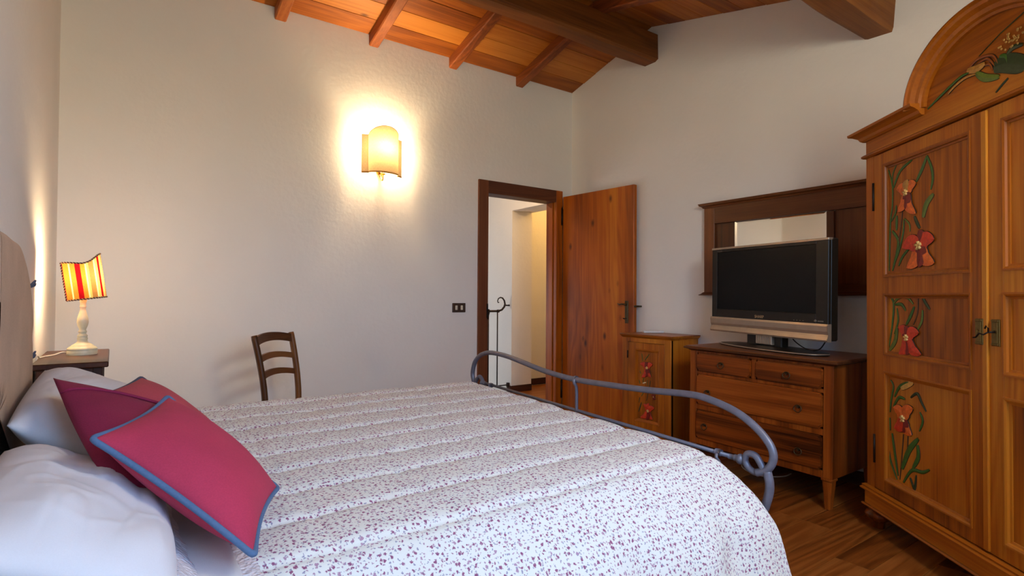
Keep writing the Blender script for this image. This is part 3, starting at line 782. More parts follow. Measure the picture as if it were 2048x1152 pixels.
MB().box(-GW - .026, .026, -.026, GD + .002, .795, .8145, .003).build('top', MIRW['X'], ch)
def drawer(x0, x1, z0, z1, knobs):
    b = bmesh.new()
    bmesh.ops.create_cube(b, size=1.0)
    for v in b.verts: v.co = Vector((x0 + (v.co.x + .5) * (x1 - x0), -.012 + (v.co.y + .5) * .032, z0 + (v.co.z + .5) * (z1 - z0)))
    bmesh.ops.bevel(b, geom=[e for e in b.edges if abs(e.verts[0].co.y - e.verts[1].co.y) > .01], offset=.013, segments=3, affect='EDGES')
    bmesh.ops.bevel(b, geom=[e for e in b.edges if e.verts[0].co.y < -.011 and e.verts[1].co.y < -.011], offset=.006, segments=2, affect='EDGES')
    d = MB().merge(b).build('drawer', WALNUT['X'], ch)
    for kx, kz in knobs:
        mb = MB().lathe([(.0, -.001), (.009, 0), (.0095, .002), (.006, .004), (.005, .009), (.0065, .013), (0, .015)], (kx, -.012, kz + .006), 16, Matrix.Rotation(math.pi / 2, 4, 'X'))
        mb.tube([(kx + .021 * math.sin(a), -.022 - .003 * math.cos(a), kz - .004 - .019 * math.cos(a)) for a in [2 * math.pi * q / 20 for q in range(20)]], .0028, 8, closed=True)
        mb.build('ring_pull', M_bronze, d)
drawer(-.862, -.477, .653, .772, [(-.675, .712)]); drawer(-.447, -.054, .653, .772, [(-.25, .708)])
drawer(-.862, -.054, .434, .631, [(-.77, .522), (-.182, .53)]); drawer(-.862, -.054, .210, .399, [(-.79, .30), (-.178, .29)])
for x0, x1, dz in ((-GW, -GW + .055, -.0152), (-.055, 0, 0.0005)):
    for y0 in (-.002, GD - .057):
        lm = MB(); lm.taper(x0 + .002, x1 - .002, y0, y0 + .053, dz, .158, .58, .002); lm.box(x0 - .003, x1 + .003, y0 - .004, y0 + .059, .158, .171, .002)
        lm.build('leg', WALNUT['Z'], ch)

# ------------------------------------------------------------------ television
tv = tag(empty('television', (3.365, 1.958, .8245), (0, .012, math.radians(-105.5))), 'old flat television with silver lower bar standing on the chest of drawers', 'television')
TW = .955
Z0, Z1 = .085, .672
m = MB()
m.box(-TW / 2, TW / 2, .012, .075, Z0 + .006, Z1, .008); m.box(-TW / 2 + .08, TW / 2 - .08, .07, .115, Z0 + .05, Z1 - .09, .02)
case = m.build('case', M_black_plastic, tv)
m = MB()
bx0, bx1, bz0, bz1 = -TW / 2 + .052, TW / 2 - .085, Z0 + .158, Z1 - .033
m.box(-TW / 2 + .002, bx0, -.002, .02, Z0 + .1, Z1 - .012, .003); m.box(bx1, TW / 2 - .002, -.002, .02, Z0 + .1, Z1 - .012, .003)
m.box(bx0 - .003, bx1 + .003, -.002, .02, bz1, Z1 - .012, .003); m.box(bx0 - .003, bx1 + .003, -.002, .02, Z0 + .1, bz0, .003)
bezel = m.build('bezel', M_black_plastic, tv)
MB().box(bx0 - .002, bx1 + .002, .004, .012, bz0 - .002, bz1 + .002).build('screen', M_screen, tv)
MB().box(-TW / 2, TW / 2, -.005, .03, Z1 - .014, Z1, .002).build('top_strip', M_silver, tv)
prof = [(.02, .102), (-.008, .102), (-.012, .09), (-.009, .06), (-.004, .042), (-.007, .03), (-.014, .012), (-.01, .002), (.02, .0)]
V = [[(x, p[0], Z0 + p[1]) for p in prof] for x in (-TW / 2, TW / 2)]
mb = MB().grid(V, smooth=False); mb.prism([(p[0], Z0 + p[1]) for p in prof], 'x', -TW / 2 - .001, -TW / 2 + .004); mb.prism([(p[0], Z0 + p[1]) for p in prof], 'x', TW / 2 - .004, TW / 2 + .001)
bmesh.ops.recalc_face_normals(mb.bm, faces=mb.bm.faces)
mb.build('speaker_bar', M_silver, tv)
MB().box(-.16, -.07, .02, .09, .018, Z0 + .02, .006).build('stand_neck', M_black_plastic, tv)
MB().box(.06, .12, .03, .09, .018, Z0 + .02, .006).build('stand_neck', M_black_plastic, tv)
m = MB(); m.box(-.072, .06, .012, .06, .03, Z0 + .01, .003)
for k in range(8): m.box(-.068 + k * .016, -.057 + k * .016, .008, .014, .034, Z0 + .004, .001)
m.build('neck_grille', M_silver, tv)
base = []
for k in range(25):
    a = math.pi * k / 24
    base.append((-.40 * math.cos(a), .045 - .125 * math.sin(a) ** .8))
base = [(-.40, .045)] + base[1:-1] + [(.40, .045), (.41, .09), (.36, .135), (.2, .155), (-.2, .155), (-.36, .12)]
b2 = [(x * .985, y * .97 + .002) for x, y in base]
mb = MB()
bmx = bmesh.new()
rings = [[bmx.verts.new((x, y, z)) for x, y in ps] for ps, z in ((base, .0008), (base, .010), (b2, .014), ([(x * .5, y * .6 + .03) for x, y in base], .024))]
for A, B in zip(rings, rings[1:]):
    for i in range(len(A)): bmx.faces.new((A[i], A[(i + 1) % len(A)], B[(i + 1) % len(A)], B[i]))
bmx.faces.new(rings[-1]); bmx.faces.new(rings[0][::-1])
mb.merge(bmx)
mb.build('stand_base', M_black_plastic, tv)
MB().tube([(x, y - .0015, .008) for x, y in base[:26]], .004, 8).build('base_rim', M_silver, tv)
def text(body, name, size, loc, parent, mat, align='LEFT'):
    c = bpy.data.curves.new(name, 'FONT')
    c.body = body; c.size = size; c.align_x = align; c.extrude = .0004
    tmp = bpy.data.objects.new('tmp', c)
    COL.objects.link(tmp)
    me = bpy.data.meshes.new_from_object(tmp.evaluated_get(bpy.context.evaluated_depsgraph_get()))
    bpy.data.objects.remove(tmp)
    me.materials.clear(); me.materials.append(mat)
    o = bpy.data.objects.new(name, me)
    COL.objects.link(o)
    o.rotation_euler = (math.pi / 2, 0, 0); o.location = loc; o.parent = parent
    return o
M_logo = plain('logo_silver', srgb(206, 172, 128), 0.3, 0.6)
M_mark = plain('faint_mark', srgb(112, 100, 88), 0.4)
text('SHARP', 'maker_lettering', .026, (-.03, -.0022, Z0 + .112), bezel, M_logo, 'CENTER')
text('AQUOS', 'model_lettering', .014, (-TW / 2 + .055, -.0022, Z1 - .03), bezel, M_mark)
m = MB()
for k in range(4): m.box(.24 + k * .022, .245 + k * .022, -.0035, 0, Z0 + .112, Z0 + .116)
m.lathe([(0, .001), (.008, 0), (.008, -.002)], (TW / 2 - .085, -.0022, Z0 + .117), 14, Matrix.Rotation(-math.pi / 2, 4, 'X')); m.box(TW / 2 - .07, TW / 2 - .032, -.003, 0, Z0 + .113, Z0 + .119)
m.build('control_marks', M_mark, bezel)
cb_ = MB().tube(catmull([(.1, .1, .12), (.16, .1, .06), (.26, .09, .022), (.34, .085, .03), (.385, .08, .075), (.39, .085, .1)], 6), .0035, 8)
cb_.build('power_cable', M_black_plastic, tv)
cb_ = MB().tube(catmull([(-.14, .08, .12), (-.19, .1, .05), (-.24, .14, .02), (-.28, .18, .006)], 6), .003, 8)
cb_.build('aerial_cable', M_black_plastic, tv)

# cable on the floor under the chest
tag(MB().tube(catmull([(3.72, 2.2, .2), (3.65, 2.22, .06), (3.52, 2.2, .012), (3.42, 2.1, .01), (3.4, 1.98, .01), (3.5, 1.9, .01), (3.6, 1.9, .01)], 6), .004, 8).build('floor_cable', M_cord_white, recenter=True), 'white cable lying on the floor under the chest of drawers', 'cable')

# ------------------------------------------------------------------ wall panel with mirror
mp = tag(empty('mirror_panel', (XB, 2.65, 1.168), (0, 0, -math.pi / 2)), 'long dark wooden wall panel with a mirror, hung behind the television', 'mirror')
PW = 1.42
def mz(z): return z - 1.168
Yl = lambda y: 2.65 - y
MB().box(0, Yl(2.56), -.036, 0, .0, mz(1.84), .002).build('stile', MIRW['Z'], mp); MB().box(PW - .09, PW, -.036, 0, 0, mz(1.84), .002).build('stile', MIRW['Z'], mp)
MB().box(Yl(1.737), Yl(1.69), -.036, 0, .03, mz(1.71), .002).build('stile', MIRW['Z'], mp)
MB().box(.0, PW, -.035, 0, mz(1.715), mz(1.845), .002).build('rail', MIRW['X'], mp); MB().box(0.0, PW, -.035, 0, 0, mz(1.24), .002).build('rail', MIRW['X'], mp)
cpf = [(0, 0), (.008, 0), (.012, .008), (.02, .014), (.03, .018), (.03, .026), (.034, .028), (.034, .034), (0, .034)]
MB().sweep([((0, 0, mz(1.842)), (-1, 0, 0), (0, 0, 1)), ((0, -.034, mz(1.842)), (-1, -1, 0), (0, 0, 1)), ((PW, -.034, mz(1.842)), (1, -1, 0), (0, 0, 1)), ((PW, 0, mz(1.842)), (1, 0, 0), (0, 0, 1))], cpf, closed=False).build('cornice', MIRW['X'], mp)
MB().sweep([((0, 0, 0), (-1, 0, 0), (0, 0, 1)), ((0, -.034, 0), (-1, -1, 0), (0, 0, 1)), ((PW, -.034, 0), (1, -1, 0), (0, 0, 1)), ((PW, 0, 0), (1, 0, 0), (0, 0, 1))], [(0, 0), (.03, 0), (.03, .006), (.02, .01), (.008, .022), (0, .026)], closed=False).build('bottom_moulding', MIRW['X'], mp)
MB().box(Yl(2.56) - .002, Yl(2.40), -.016, -.002, mz(1.2), mz(1.72)).build('panel', MIRW['Z'], mp)
for a, b in ((Yl(1.69), Yl(1.50)), (Yl(1.50) + .001, PW - .088)):
    MB().box(a - .002, b, -.016, -.002, mz(1.2), mz(1.72)).build('panel', MIRW['Z'], mp)
t = NT('mirror_glass'); t.b.inputs['Base Color'].default_value = (.92, .93, .9, 1); t.b.inputs['Metallic'].default_value = 1.0; t.b.inputs['Roughness'].default_value = 0.03
x0, x1, z0, z1 = Yl(2.40), Yl(1.738), mz(1.235), mz(1.722)
bb = bmesh.new(); bv = .02
o_ = [bb.verts.new(p) for p in ((x0, -.016, z0), (x1, -.016, z0), (x1, -.016, z1), (x0, -.016, z1))]
i_ = [bb.verts.new(p) for p in ((x0 + bv, -.0185, z0 + bv), (x1 - bv, -.0185, z0 + bv), (x1 - bv, -.0185, z1 - bv), (x0 + bv, -.0185, z1 - bv))]
k_ = [bb.verts.new(p) for p in ((x0, -.004, z0), (x1, -.004, z0), (x1, -.004, z1), (x0, -.004, z1))]
bb.faces.new(i_); bb.faces.new(k_[::-1])
for k in range(4):
    bb.faces.new((o_[k], o_[(k + 1) % 4], i_[(k + 1) % 4], i_[k])); bb.faces.new((k_[k], k_[(k + 1) % 4], o_[(k + 1) % 4], o_[k]))
bmesh.ops.recalc_face_normals(bb, faces=bb.faces)
MB().merge(bb).build('mirror_glass', t.m, mp)
ARCH = [(1.064, 0.555), (1.023, 0.578), (1.004, 0.618), (1.016, 0.66), (1.064, 0.707), (1.136, 0.747), (1.228, 0.772), (1.326, 0.782), (1.527, 0.77), (1.75, 0.762), (1.985, 0.758), (2.192, 0.771), (2.333, 0.789), (2.515, 0.814), (2.638, 0.823), (2.738, 0.82), (2.825, 0.795), (2.883, 0.748), (2.906, 0.685), (2.896, 0.641), (2.876, 0.613)]
POSTN = [(1.026, 0.569), (1.018, 0.535), (1.019, 0.501), (1.032, 0.453)]
SCRN = [(1.026, 0.574), (1.046, 0.56), (1.073, 0.556), (1.095, 0.567), (1.106, 0.588), (1.099, 0.609), (1.082, 0.615), (1.064, 0.609), (1.049, 0.59), (1.04, 0.574)]
SCRF = [(2.873, 0.608), (2.836, 0.607), (2.803, 0.625), (2.793, 0.647), (2.823, 0.67), (2.851, 0.656), (2.869, 0.632)]
RAIL = [(1.106, 0.586), (2.789, 0.64)]
# ------------------------------------------------------------------ bed
bed = tag(empty('bed', (0.75, 1.95, 0)), 'double bed with grey iron scrolled footboard and beige padded headboard', 'bed')
BX, BY = .75, 1.95
FXX = 1.79 - BX
fp = lambda l, dx=0.0: [(FXX + dx, y - BY, z) for y, z in l]
MB().tube(catmull(fp(ARCH), 6), .0132, 14).build('footboard_arch', M_iron, bed)
MB().tube(catmull(fp(SCRN), 6), .0115, 12).build('footboard_scroll', M_iron, bed)
MB().tube(catmull(fp(SCRF), 6), .0115, 12).build('footboard_scroll', M_iron, bed)
MB().tube(catmull(fp(POSTN + [(1.05, .40), (1.06, .3), (1.06, .0)]), 6), .0145, 12).build('leg', M_iron, bed)
MB().tube(catmull(fp([(2.876, .612), (2.884, .575), (2.884, .54), (2.87, .49), (2.85, .42), (2.845, .3), (2.845, .0)]), 6), .0145, 12).build('leg', M_iron, bed)
MB().tube(fp(RAIL), .0078, 12).build('footboard_rail', M_iron, bed)
MB().tube(fp([(1.06, .3), (2.845, .3)]), .014, 12).build('end_rail', M_iron, bed)
for (y, z), s in (((1.148, .587), 1), ((2.768, .637), -1)):
    m = MB(); Ry = Matrix.Rotation(-math.pi / 2 * s, 4, 'X')
    m.lathe([(.0, -.002), (.0095, 0), (.0095, .02), (.012, .022), (.012, .027), (.0105, .03), (.017, .038), (.019, .045), (.016, .053), (.008, .057), (.006, .062), (0, .068)], (FXX, y - BY + .02 * s, z), 18, Matrix.Rotation(math.pi / 2 * s, 4, 'X'))
    m.build('finial', M_iron, bed)
for y, z, zb, zt in ((1.21, .591, .31, None), (2.703, .635, .31, None)):
    MB().lathe([(.0, -.011), (.0125, -.011), (.0135, 0), (.0125, .011), (0, .011)], (FXX, y - BY, z), 16, Matrix.Rotation(math.pi / 2, 4, 'X')).build('collar', M_iron, bed)
    MB().tube(catmull([(FXX - .012, y - BY, z - .004), (FXX - .02, y - BY - .004, z - .014), (FXX - .012, y - BY - .008, z - .028), (FXX - .002, y - BY - .006, z - .045), (FXX, y - BY - .004, z - .1), (FXX, y - BY, zb)], 6), .006, 10).build('spindle', M_iron, bed)
MB().tube(catmull([(FXX, 1.978 - BY, .768), (FXX - .012, 1.975 - BY, .757), (FXX - .012, 1.973 - BY, .742), (FXX - .002, 1.971 - BY, .725), (FXX, 1.97 - BY, .69), (FXX, 1.97 - BY, .62), (FXX, 1.97 - BY, .31)], 6), [.0075] * 37, 10).build('spindle', M_iron, bed)
for y, z in ((1.977, .759),): MB().lathe([(.0, -.007), (.0165, -.007), (.0175, 0), (.0165, .007), (0, .007)], (FXX, y - BY, z), 18, Matrix.Rotation(math.pi / 2, 4, 'X')).build('collar', M_iron, bed)
for y in (1.07, 2.84): MB().tube([(FXX, y - BY, .3), (-.245 - BX, y - BY, .3)], .014, 12).build('side_rail', M_iron, bed)
# headboard: padded cover over an iron frame
def fabric(name, col, rough=0.9, weave=900.0, b=0.0003, sheen=0.0, var=0.06, wr=6.0):
    t = NT(name)
    co = t.n('TexCoord')
    n1 = t.n('TexNoise', i_Scale=wr, i_Detail=4.0); t.l(co.outputs['Object'], n1.inputs['Vector'])
    n2 = t.n('TexNoise', i_Scale=weave * .35, i_Detail=1.0); t.l(co.outputs['Object'], n2.inputs['Vector'])
    v = t.math('ADD', t.math('MULTIPLY', n1.outputs[0], .65), t.math('MULTIPLY', n2.outputs[0], .35))
    lo = tuple(c * (1 - var * 2) for c in col[:3]) + (1,); hi = tuple(min(1, c * (1 + var * 1.5)) for c in col[:3]) + (1,)
    t.l(t.ramp(v, [(.35, lo), (.65, hi)]), t.b.inputs['Base Color'])
    t.b.inputs['Roughness'].default_value = rough
    t.b.inputs['Sheen Weight'].default_value = sheen
    t.bump(n2.outputs[0], b)
    return t.m
M_head = fabric('beige_cover', srgb(196, 170, 146), weave=700)
outline = [(0.0, .35), (0.0, .9), (.03, 1.0), (.0, 1.06), (.07, 1.15), (.14, 1.21), (.25, 1.265), (.39, 1.302), (.62, 1.31), (.8, 1.312)]
YH0, YH1 = 1.08, 2.655
prof = [(YH1 - a, z) for a, z in outline]
prof += [(YH0 + a, z) for a, z in outline[::-1]]
prof = catmull([(0, y, z) for y, z in prof], 5)
rings = []
cy, cz = (YH0 + YH1) / 2, .85
for x, k in ((-.268, .985), (-.262, .997), (-.25, 1.0), (-.24, .996), (-.233, .985), (-.2295, .96), (-.228, .93), (-.2275, .8), (-.227, .6), (-.227, .4), (-.227, .2), (-.227, .03)):
    rings.append([(x - BX, cy + (p.y - cy) * k - BY, cz + (p.z - cz) * k + noise.noise(p * 5) * .004) for p in prof])
m = MB().grid([r for r in rings])
m.bm.verts.ensure_lookup_table()
nl = len(rings[-1]); m.bm.faces.new(m.bm.verts[-nl:])
m.build('headboard_cover', M_head, bed)
M_ribbon = fabric('blue_ribbon', srgb(72, 84, 108))
for z in (1.178, .918):
    yy = YH1 - (.045 if z > 1 else .015)
    m = MB()
    for s in (-1, 1):
        m.tube([(-.246 - BX, yy - BY - .02, z), (-.238 - BX, yy - BY + .01, z + .003 * s), (-.229 - BX, yy - BY + .035, z + (.016 if s > 0 else .004)), (-.226 - BX, yy - BY + .045, z + (.02 if s > 0 else .008))], [.003, .005, .0065, .002], 8, flat=(1, .35))
    m.build('ribbon_tie', M_ribbon, bed)
for y in (1.2, 2.55): MB().tube([(-.25 - BX, y - BY, 0), (-.25 - BX, y - BY, .5)], .014, 12).build('leg', M_iron, bed)

M_matt = fabric('mattress_ticking', srgb(226, 222, 214))
tag(MB().box(-.2, 1.66, 1.17, 2.74, .318, .545, .07, seg=3).build('mattress', M_matt, recenter=True), 'thick white mattress under the flowered quilt', 'mattress')
MB().box(-.22 - BX, 1.7 - BX, 1.07 - BY, 2.84 - BY, .292, .316, .003).build('slat_base', CHAIRW['X'], bed)

# quilt with the small flower print
def quilt_mat():
    t = NT('flowered_quilt')
    uv = t.n('UVMap')
    base = srgb(232, 234, 230)
    nz = t.n('TexNoise', i_Scale=3.0, i_Detail=3.0); t.l(uv.outputs[0], nz.inputs['Vector'])
    wob = t.n('TexNoise', i_Scale=170.0, i_Detail=2.0); t.l(uv.outputs[0], wob.inputs['Vector'])
    wv = t.n('VectorMath', operation='SCALE'); wv.inputs['Scale'].default_value = .011
    sub = t.n('VectorMath', operation='SUBTRACT'); sub.inputs[1].default_value = (.5, .5, .5)
    t.l(wob.outputs['Color'], sub.inputs[0]); t.l(sub.outputs[0], wv.inputs[0])
    ad = t.n('VectorMath', operation='ADD'); t.l(uv.outputs[0], ad.inputs[0]); t.l(wv.outputs[0], ad.inputs[1])
    col = base
    def dots(scale, r, ramp_cols, prev, seed, amount=1.0):
        mp = t.n('Mapping'); mp.inputs['Location'].default_value = (seed, seed * .37, 0); mp.inputs['Scale'].default_value = (scale, scale, scale)
        t.l(ad.outputs[0], mp.inputs[0])
        vo = t.n('TexVoronoi', voronoi_dimensions='2D', i_Scale=1.0, i_Randomness=.75); t.l(mp.outputs[0], vo.inputs['Vector'])
        msk = t.ramp(vo.outputs['Distance'], [(r, (1, 1, 1, 1)), (r + .08, (0, 0, 0, 1))])
        sc = t.n('SeparateColor'); t.l(vo.outputs['Color'], sc.inputs[0])
        c = t.ramp(sc.outputs[0], ramp_cols, 'CONSTANT')
        on = t.math('LESS_THAN', sc.outputs[1], amount)
        return t.mix(t.math('MULTIPLY', msk, on), prev, c)
    plum, mauve, grey = srgb(146, 84, 122), srgb(176, 142, 168), srgb(152, 150, 176)
    col = dots(98.0, .16, [(0.0, mauve), (.5, grey), (.85, plum)], col, .0, .7)
    col = dots(56.0, .15, [(0.0, plum), (.6, mauve), (.8, plum)], col, .31, .85)
    col = dots(120.0, .13, [(0.0, grey), (.6, mauve)], col, .77, .3)
    t.l(col, t.b.inputs['Base Color'])
    t.b.inputs['Roughness'].default_value = .85
    fine = t.n('TexNoise', i_Scale=60.0, i_Detail=3.0); t.l(uv.outputs[0], fine.inputs['Vector'])
    t.bump(fine.outputs[0], .0012)
    return t.m
def grid_uv(V, UV, mat, name, parent=None, solid=0, recenter=True):
    nu, nv = len(V), len(V[0])
    verts = [p for row in V for p in row]
    faces = [(i * nv + j, (i + 1) * nv + j, (i + 1) * nv + j + 1, i * nv + j + 1) for i in range(nu - 1) for j in range(nv - 1)]
    c = Vector((0, 0, 0))
    if recenter:
        c = Vector((sum(p[0] for p in verts) / len(verts), sum(p[1] for p in verts) / len(verts), min(p[2] for p in verts)))
    me = bpy.data.meshes.new(name)
    me.from_pydata([tuple(Vector(p) - c) for p in verts], [], faces)
    uvl = me.uv_layers.new(name='UVMap')
    flat = [q for row in UV for q in row]
    for lp in me.loops: uvl.data[lp.index].uv = flat[lp.vertex_index]
    for p in me.polygons: p.use_smooth = True
    me.materials.append(mat)
    o = bpy.data.objects.new(name, me); o.location = c
    COL.objects.link(o)
    if parent is not None: o.parent = parent
    if solid:
        m = o.modifiers.new('solid', 'SOLIDIFY'); m.thickness = solid; m.offset = -1
    return o
def quilt_top(x, y): return .596 + .030 * (y - 1.0) + .008 * math.exp(-((x - 1.2) / .5) ** 2) * math.sin(math.pi * min(1, max(0, (y - 1.05) / 1.7)))
QX0, QX1, QY0, QY1, QR = .20, 1.645, 1.235, 2.715, .075
SP = .183
def quilt_point(a, b):
    """a: metres along the bed from the head end, b: metres across from the near flat edge"""
    ex = max(0.0, a - (QX1 - QX0)); x = QX0 + min(a, QX1 - QX0)
    W_ = QY1 - QY0
    ey, sy = (-b, -1) if b < 0 else ((b - W_, 1) if b > W_ else (0.0, 0))
    y = QY0 + min(max(b, 0), W_)
    e = math.hypot(ex, ey)
    zt = quilt_top(x, y)
    # puffs between the stitched rows
    vb = (b + .045 + .006 * noise.noise(Vector((a * 2.3, b * 2, 5.0)))) / SP
    f = vb - math.floor(vb)
    edge = min(f, 1 - f) * SP
    va = (a + .1) / .30
    g = va - math.floor(va)
    edga = min(g, 1 - g) * .30
    fade = max(0.0, 1 - max(0, -b - .03) / .10) if b < 0 else 1.0
    puff = .0135 * (1 - math.exp(-edge / .016)) * fade + .006 * (1 - math.exp(-edga / .012)) * fade
    gather = .0045 * math.exp(-edge / .02) * noise.noise(Vector((a * 55, b * 9, 1.0))) * fade + .0016 * math.exp(-edga / .02) * noise.noise(Vector((a * 9, b * 55, 4.0))) * fade
    wr = .004 * noise.noise(Vector((a * 3.0, b * 5.0, 2.0))) + .0022 * noise.noise(Vector((a * 9, b * 16, 7.0)))
    h = puff + gather + wr
    if e < 1e-6: return Vector((x, y, zt + h))
    def roll(d, R):
        q = R * math.pi / 2
        if d < q: return R * math.sin(d / R), R * (1 - math.cos(d / R)), d / R
        return R, R + d - q, math.pi / 2
    RY = .215 if sy < 0 else .08
    ox_, dx_, tx_ = roll(ex, QR)
    oy_, dy_, ty_ = roll(ey, RY)
    if sy < 0:
        fl = max(0.0, dy_ - .07)
        oy_ += fl * .30 + .012 * min(1, fl / .15) * (math.sin(a * 17 + .6) + .6 * math.sin(a * 31 + 1))
    drop = (dx_ ** 3 + dy_ ** 3) ** (1 / 3)
    if ex > 0 and ey > 0: ox_ += .05 * min(1, ey / .3) * min(1, ex / .15)
    zmin = .13
    z = max(zt - drop, zmin + .004 * math.sin(a * 9))
    n = Vector((math.sin(tx_) * (1 if ey < ex else .3), sy * math.sin(ty_), max(0, math.cos(max(tx_, ty_)))))
    if n.length > 1e-6: n.normalize()
    return Vector((x + ox_, y + sy * oy_, z)) + n * h
LA, LB0, LB1 = (QX1 - QX0) + .38, -.56, (QY1 - QY0) + .46
NA, NB = 300, 330
V, UV = [], []
for i in range(NA + 1):
    a = LA * i / NA
    V.append([quilt_point(a, LB0 + (LB1 - LB0) * j / NB) for j in range(NB + 1)])
    UV.append([(a, LB0 + (LB1 - LB0) * j / NB) for j in range(NB + 1)])
V = [list(r) for r in zip(*V)]; UV = [list(r) for r in zip(*UV)]
for r in V: r.reverse()
for r in UV: r.reverse()
quilt = grid_uv(V, UV, quilt_mat(), 'quilt', solid=.012)
tag(quilt, 'white quilt printed with small plum flowers, stitched in rows over the bed', 'quilt')

# sheet with a lace hem turned over the quilt
M_sheet = fabric('white_sheet', srgb(224, 222, 226), weave=1200, b=.00015, var=.02)
def lace_mat():
    t = NT('lace')
    uv = t.n('UVMap')
    vo = t.n('TexVoronoi', i_Scale=130.0); t.l(uv.outputs[0], vo.inputs['Vector'])
    nz = t.n('TexNoise', i_Scale=60.0, i_Detail=2.0); t.l(uv.outputs[0], nz.inputs['Vector'])
    t.b.inputs['Base Color'].default_value = srgb(226, 222, 228)
    t.b.inputs['Roughness'].default_value = .9
    t.bump(t.math('ADD', vo.outputs['Distance'], nz.outputs[0]), .003)
    return t.m
M_lace = lace_mat()
V, UV = [], []
for i in range(41):
    y = .99 + 1.8 * i / 40
    row, ru = [], []
    for j in range(21):
        x = -.2 + .405 * j / 20
        zz = quilt_top(.2, max(1.0, y)) + .022 + .002 * noise.noise(Vector((x * 9, y * 7, 3)))
        if x < .12: zz -= .012 * min(1, (.12 - x) / .08)
        if y < 1.13: zz -= .085 * (1 - math.cos(min(1.2, (1.13 - y) / .085)))
        row.append((x, y, zz)); ru.append((x, y))
    V.append(row); UV.append(ru)
sheet = tag(grid_uv(V, UV, M_sheet, 'bed_sheet', solid=.004), 'white top sheet with lace hem folded over the head end of the quilt', 'sheet')
sl = sheet.location
V, UV = [], []
for i in range(161):
    y = .99 + 1.8 * i / 160
    row, ru = [], []
    for j in range(7):
        x = .2 + (.034 + .006 * abs(math.sin(y * 90))) * j / 6
        zz = quilt_top(.22, max(1.0, y)) + .021 + .0018 * noise.noise(Vector((x * 60, y * 60, 3)))
        if y < 1.13: zz -= .085 * (1 - math.cos(min(1.2, (1.13 - y) / .085)))
        row.append((x - sl.x, y - sl.y, zz - sl.z)); ru.append((x, y))
    V.append(row); UV.append(ru)
grid_uv(V, UV, M_lace, 'lace_hem', parent=sheet, solid=.002, recenter=False)

# ------------------------------------------------------------------ pillows and cushions
def cushion(name, corners, thick, mat, label, cat, group=None, pinch=.07, n=44, sag=.0, wr=.006, seed=0, pw=2.4, up=1.0, rnd=0.0):
    """stuffed square from four corners (in order); returns object and its seam line"""
    C = [Vector(c) for c in corners]
    nrm = ((C[1] - C[0]).cross(C[3] - C[0]) + (C[2] - C[1]).cross(C[0] - C[1])).normalized()
    if nrm.z < 0: nrm = -nrm
    ctr = sum(C, Vector()) / 4
    def P(u, v):
        pu = u * (1 - pinch * (1 - v * v)) * math.sqrt(1 - rnd * v * v / 2); pv = v * (1 - pinch * (1 - u * u)) * math.sqrt(1 - rnd * u * u / 2)
        s, t = (pu + 1) / 2, (pv + 1) / 2
        p = C[0] * (1 - s) * (1 - t) + C[1] * s * (1 - t) + C[2] * s * t + C[3] * (1 - s) * t
        return p - nrm * sag * (1 - u * u) * (1 - v * v)
    def TH(u, v): return thick * ((1 - abs(u) ** pw) * (1 - abs(v) ** pw)) ** .62
    def wob(u, v, s):
        d = min(1, 2.2 * (1 - max(abs(u), abs(v))) + .1)
        r = max(abs(u), abs(v)); big = 1.0 if n > 60 else 0.0
        rad = math.sin(math.atan2(v, u) * 13 + seed + s) * .6 + math.sin(math.atan2(v, u) * 23 + seed * 2) * .4
        q = noise.noise(Vector((u * 1.3 + v * .5 + seed, v * 3.2, s + 3)))
        return wr * (noise.noise(Vector((u * 1.8 + seed, v * 1.8, s))) * d + big * d * .45 * (.30 * (1 - min(1, abs(q) * 7)) - .25 * (1 - min(1, abs(noise.noise(Vector((u * 2.6 + seed, v * 1.5 - u, s)))) * 6))) + .35 * rad * max(0, r - .55) * (1 - r) * 4 * .5)
    bm = bmesh.new()
    top = [[bm.verts.new(P(-1 + 2 * i / n, -1 + 2 * j / n) + nrm * ((TH(-1 + 2 * i / n, -1 + 2 * j / n) * up) + wob(-1 + 2 * i / n, -1 + 2 * j / n, 1.0))) for j in range(n + 1)] for i in range(n + 1)]
    bot = [[top[i][j] if (i in (0, n) or j in (0, n)) else bm.verts.new(P(-1 + 2 * i / n, -1 + 2 * j / n) - nrm * (TH(-1 + 2 * i / n, -1 + 2 * j / n) * (2 - up))) for j in range(n + 1)] for i in range(n + 1)]
    for i in range(n):
        for j in range(n):
            bm.faces.new((top[i][j], top[i + 1][j], top[i + 1][j + 1], top[i][j + 1]))
            bm.faces.new((bot[i][j], bot[i][j + 1], bot[i + 1][j + 1], bot[i + 1][j]))
    for f in bm.faces: f.smooth = True
    bmesh.ops.recalc_face_normals(bm, faces=bm.faces)
    edge = [top[i][0].co.copy() for i in range(n)] + [top[n][j].co.copy() for j in range(n)] + [top[i][n].co.copy() for i in range(n, 0, -1)] + [top[0][j].co.copy() for j in range(n, 0, -1)]
    mb = MB(); mb.bm.free(); mb.bm = bm
    o = mb.build(name, mat, None, recenter=True)
    tag(o, label, cat, group)
    return o, edge, nrm, P, TH
M_pillow = fabric('white_pillowcase', srgb(222, 222, 228), weave=1400, b=.0001, var=.015, wr=4)
def piping(o, edge, mat, r, name='piping'):
    pts = []
    n = len(edge)
    for i in range(n):   # round the corners a little
        pts.append((edge[i - 2] + edge[i - 1] * 2 + edge[i] * 3 + edge[(i + 1) % n] * 2 + edge[(i + 2) % n]) / 9)
    MB().tube([p - o.location for p in pts], r, 10, closed=True).build(name, mat, o)
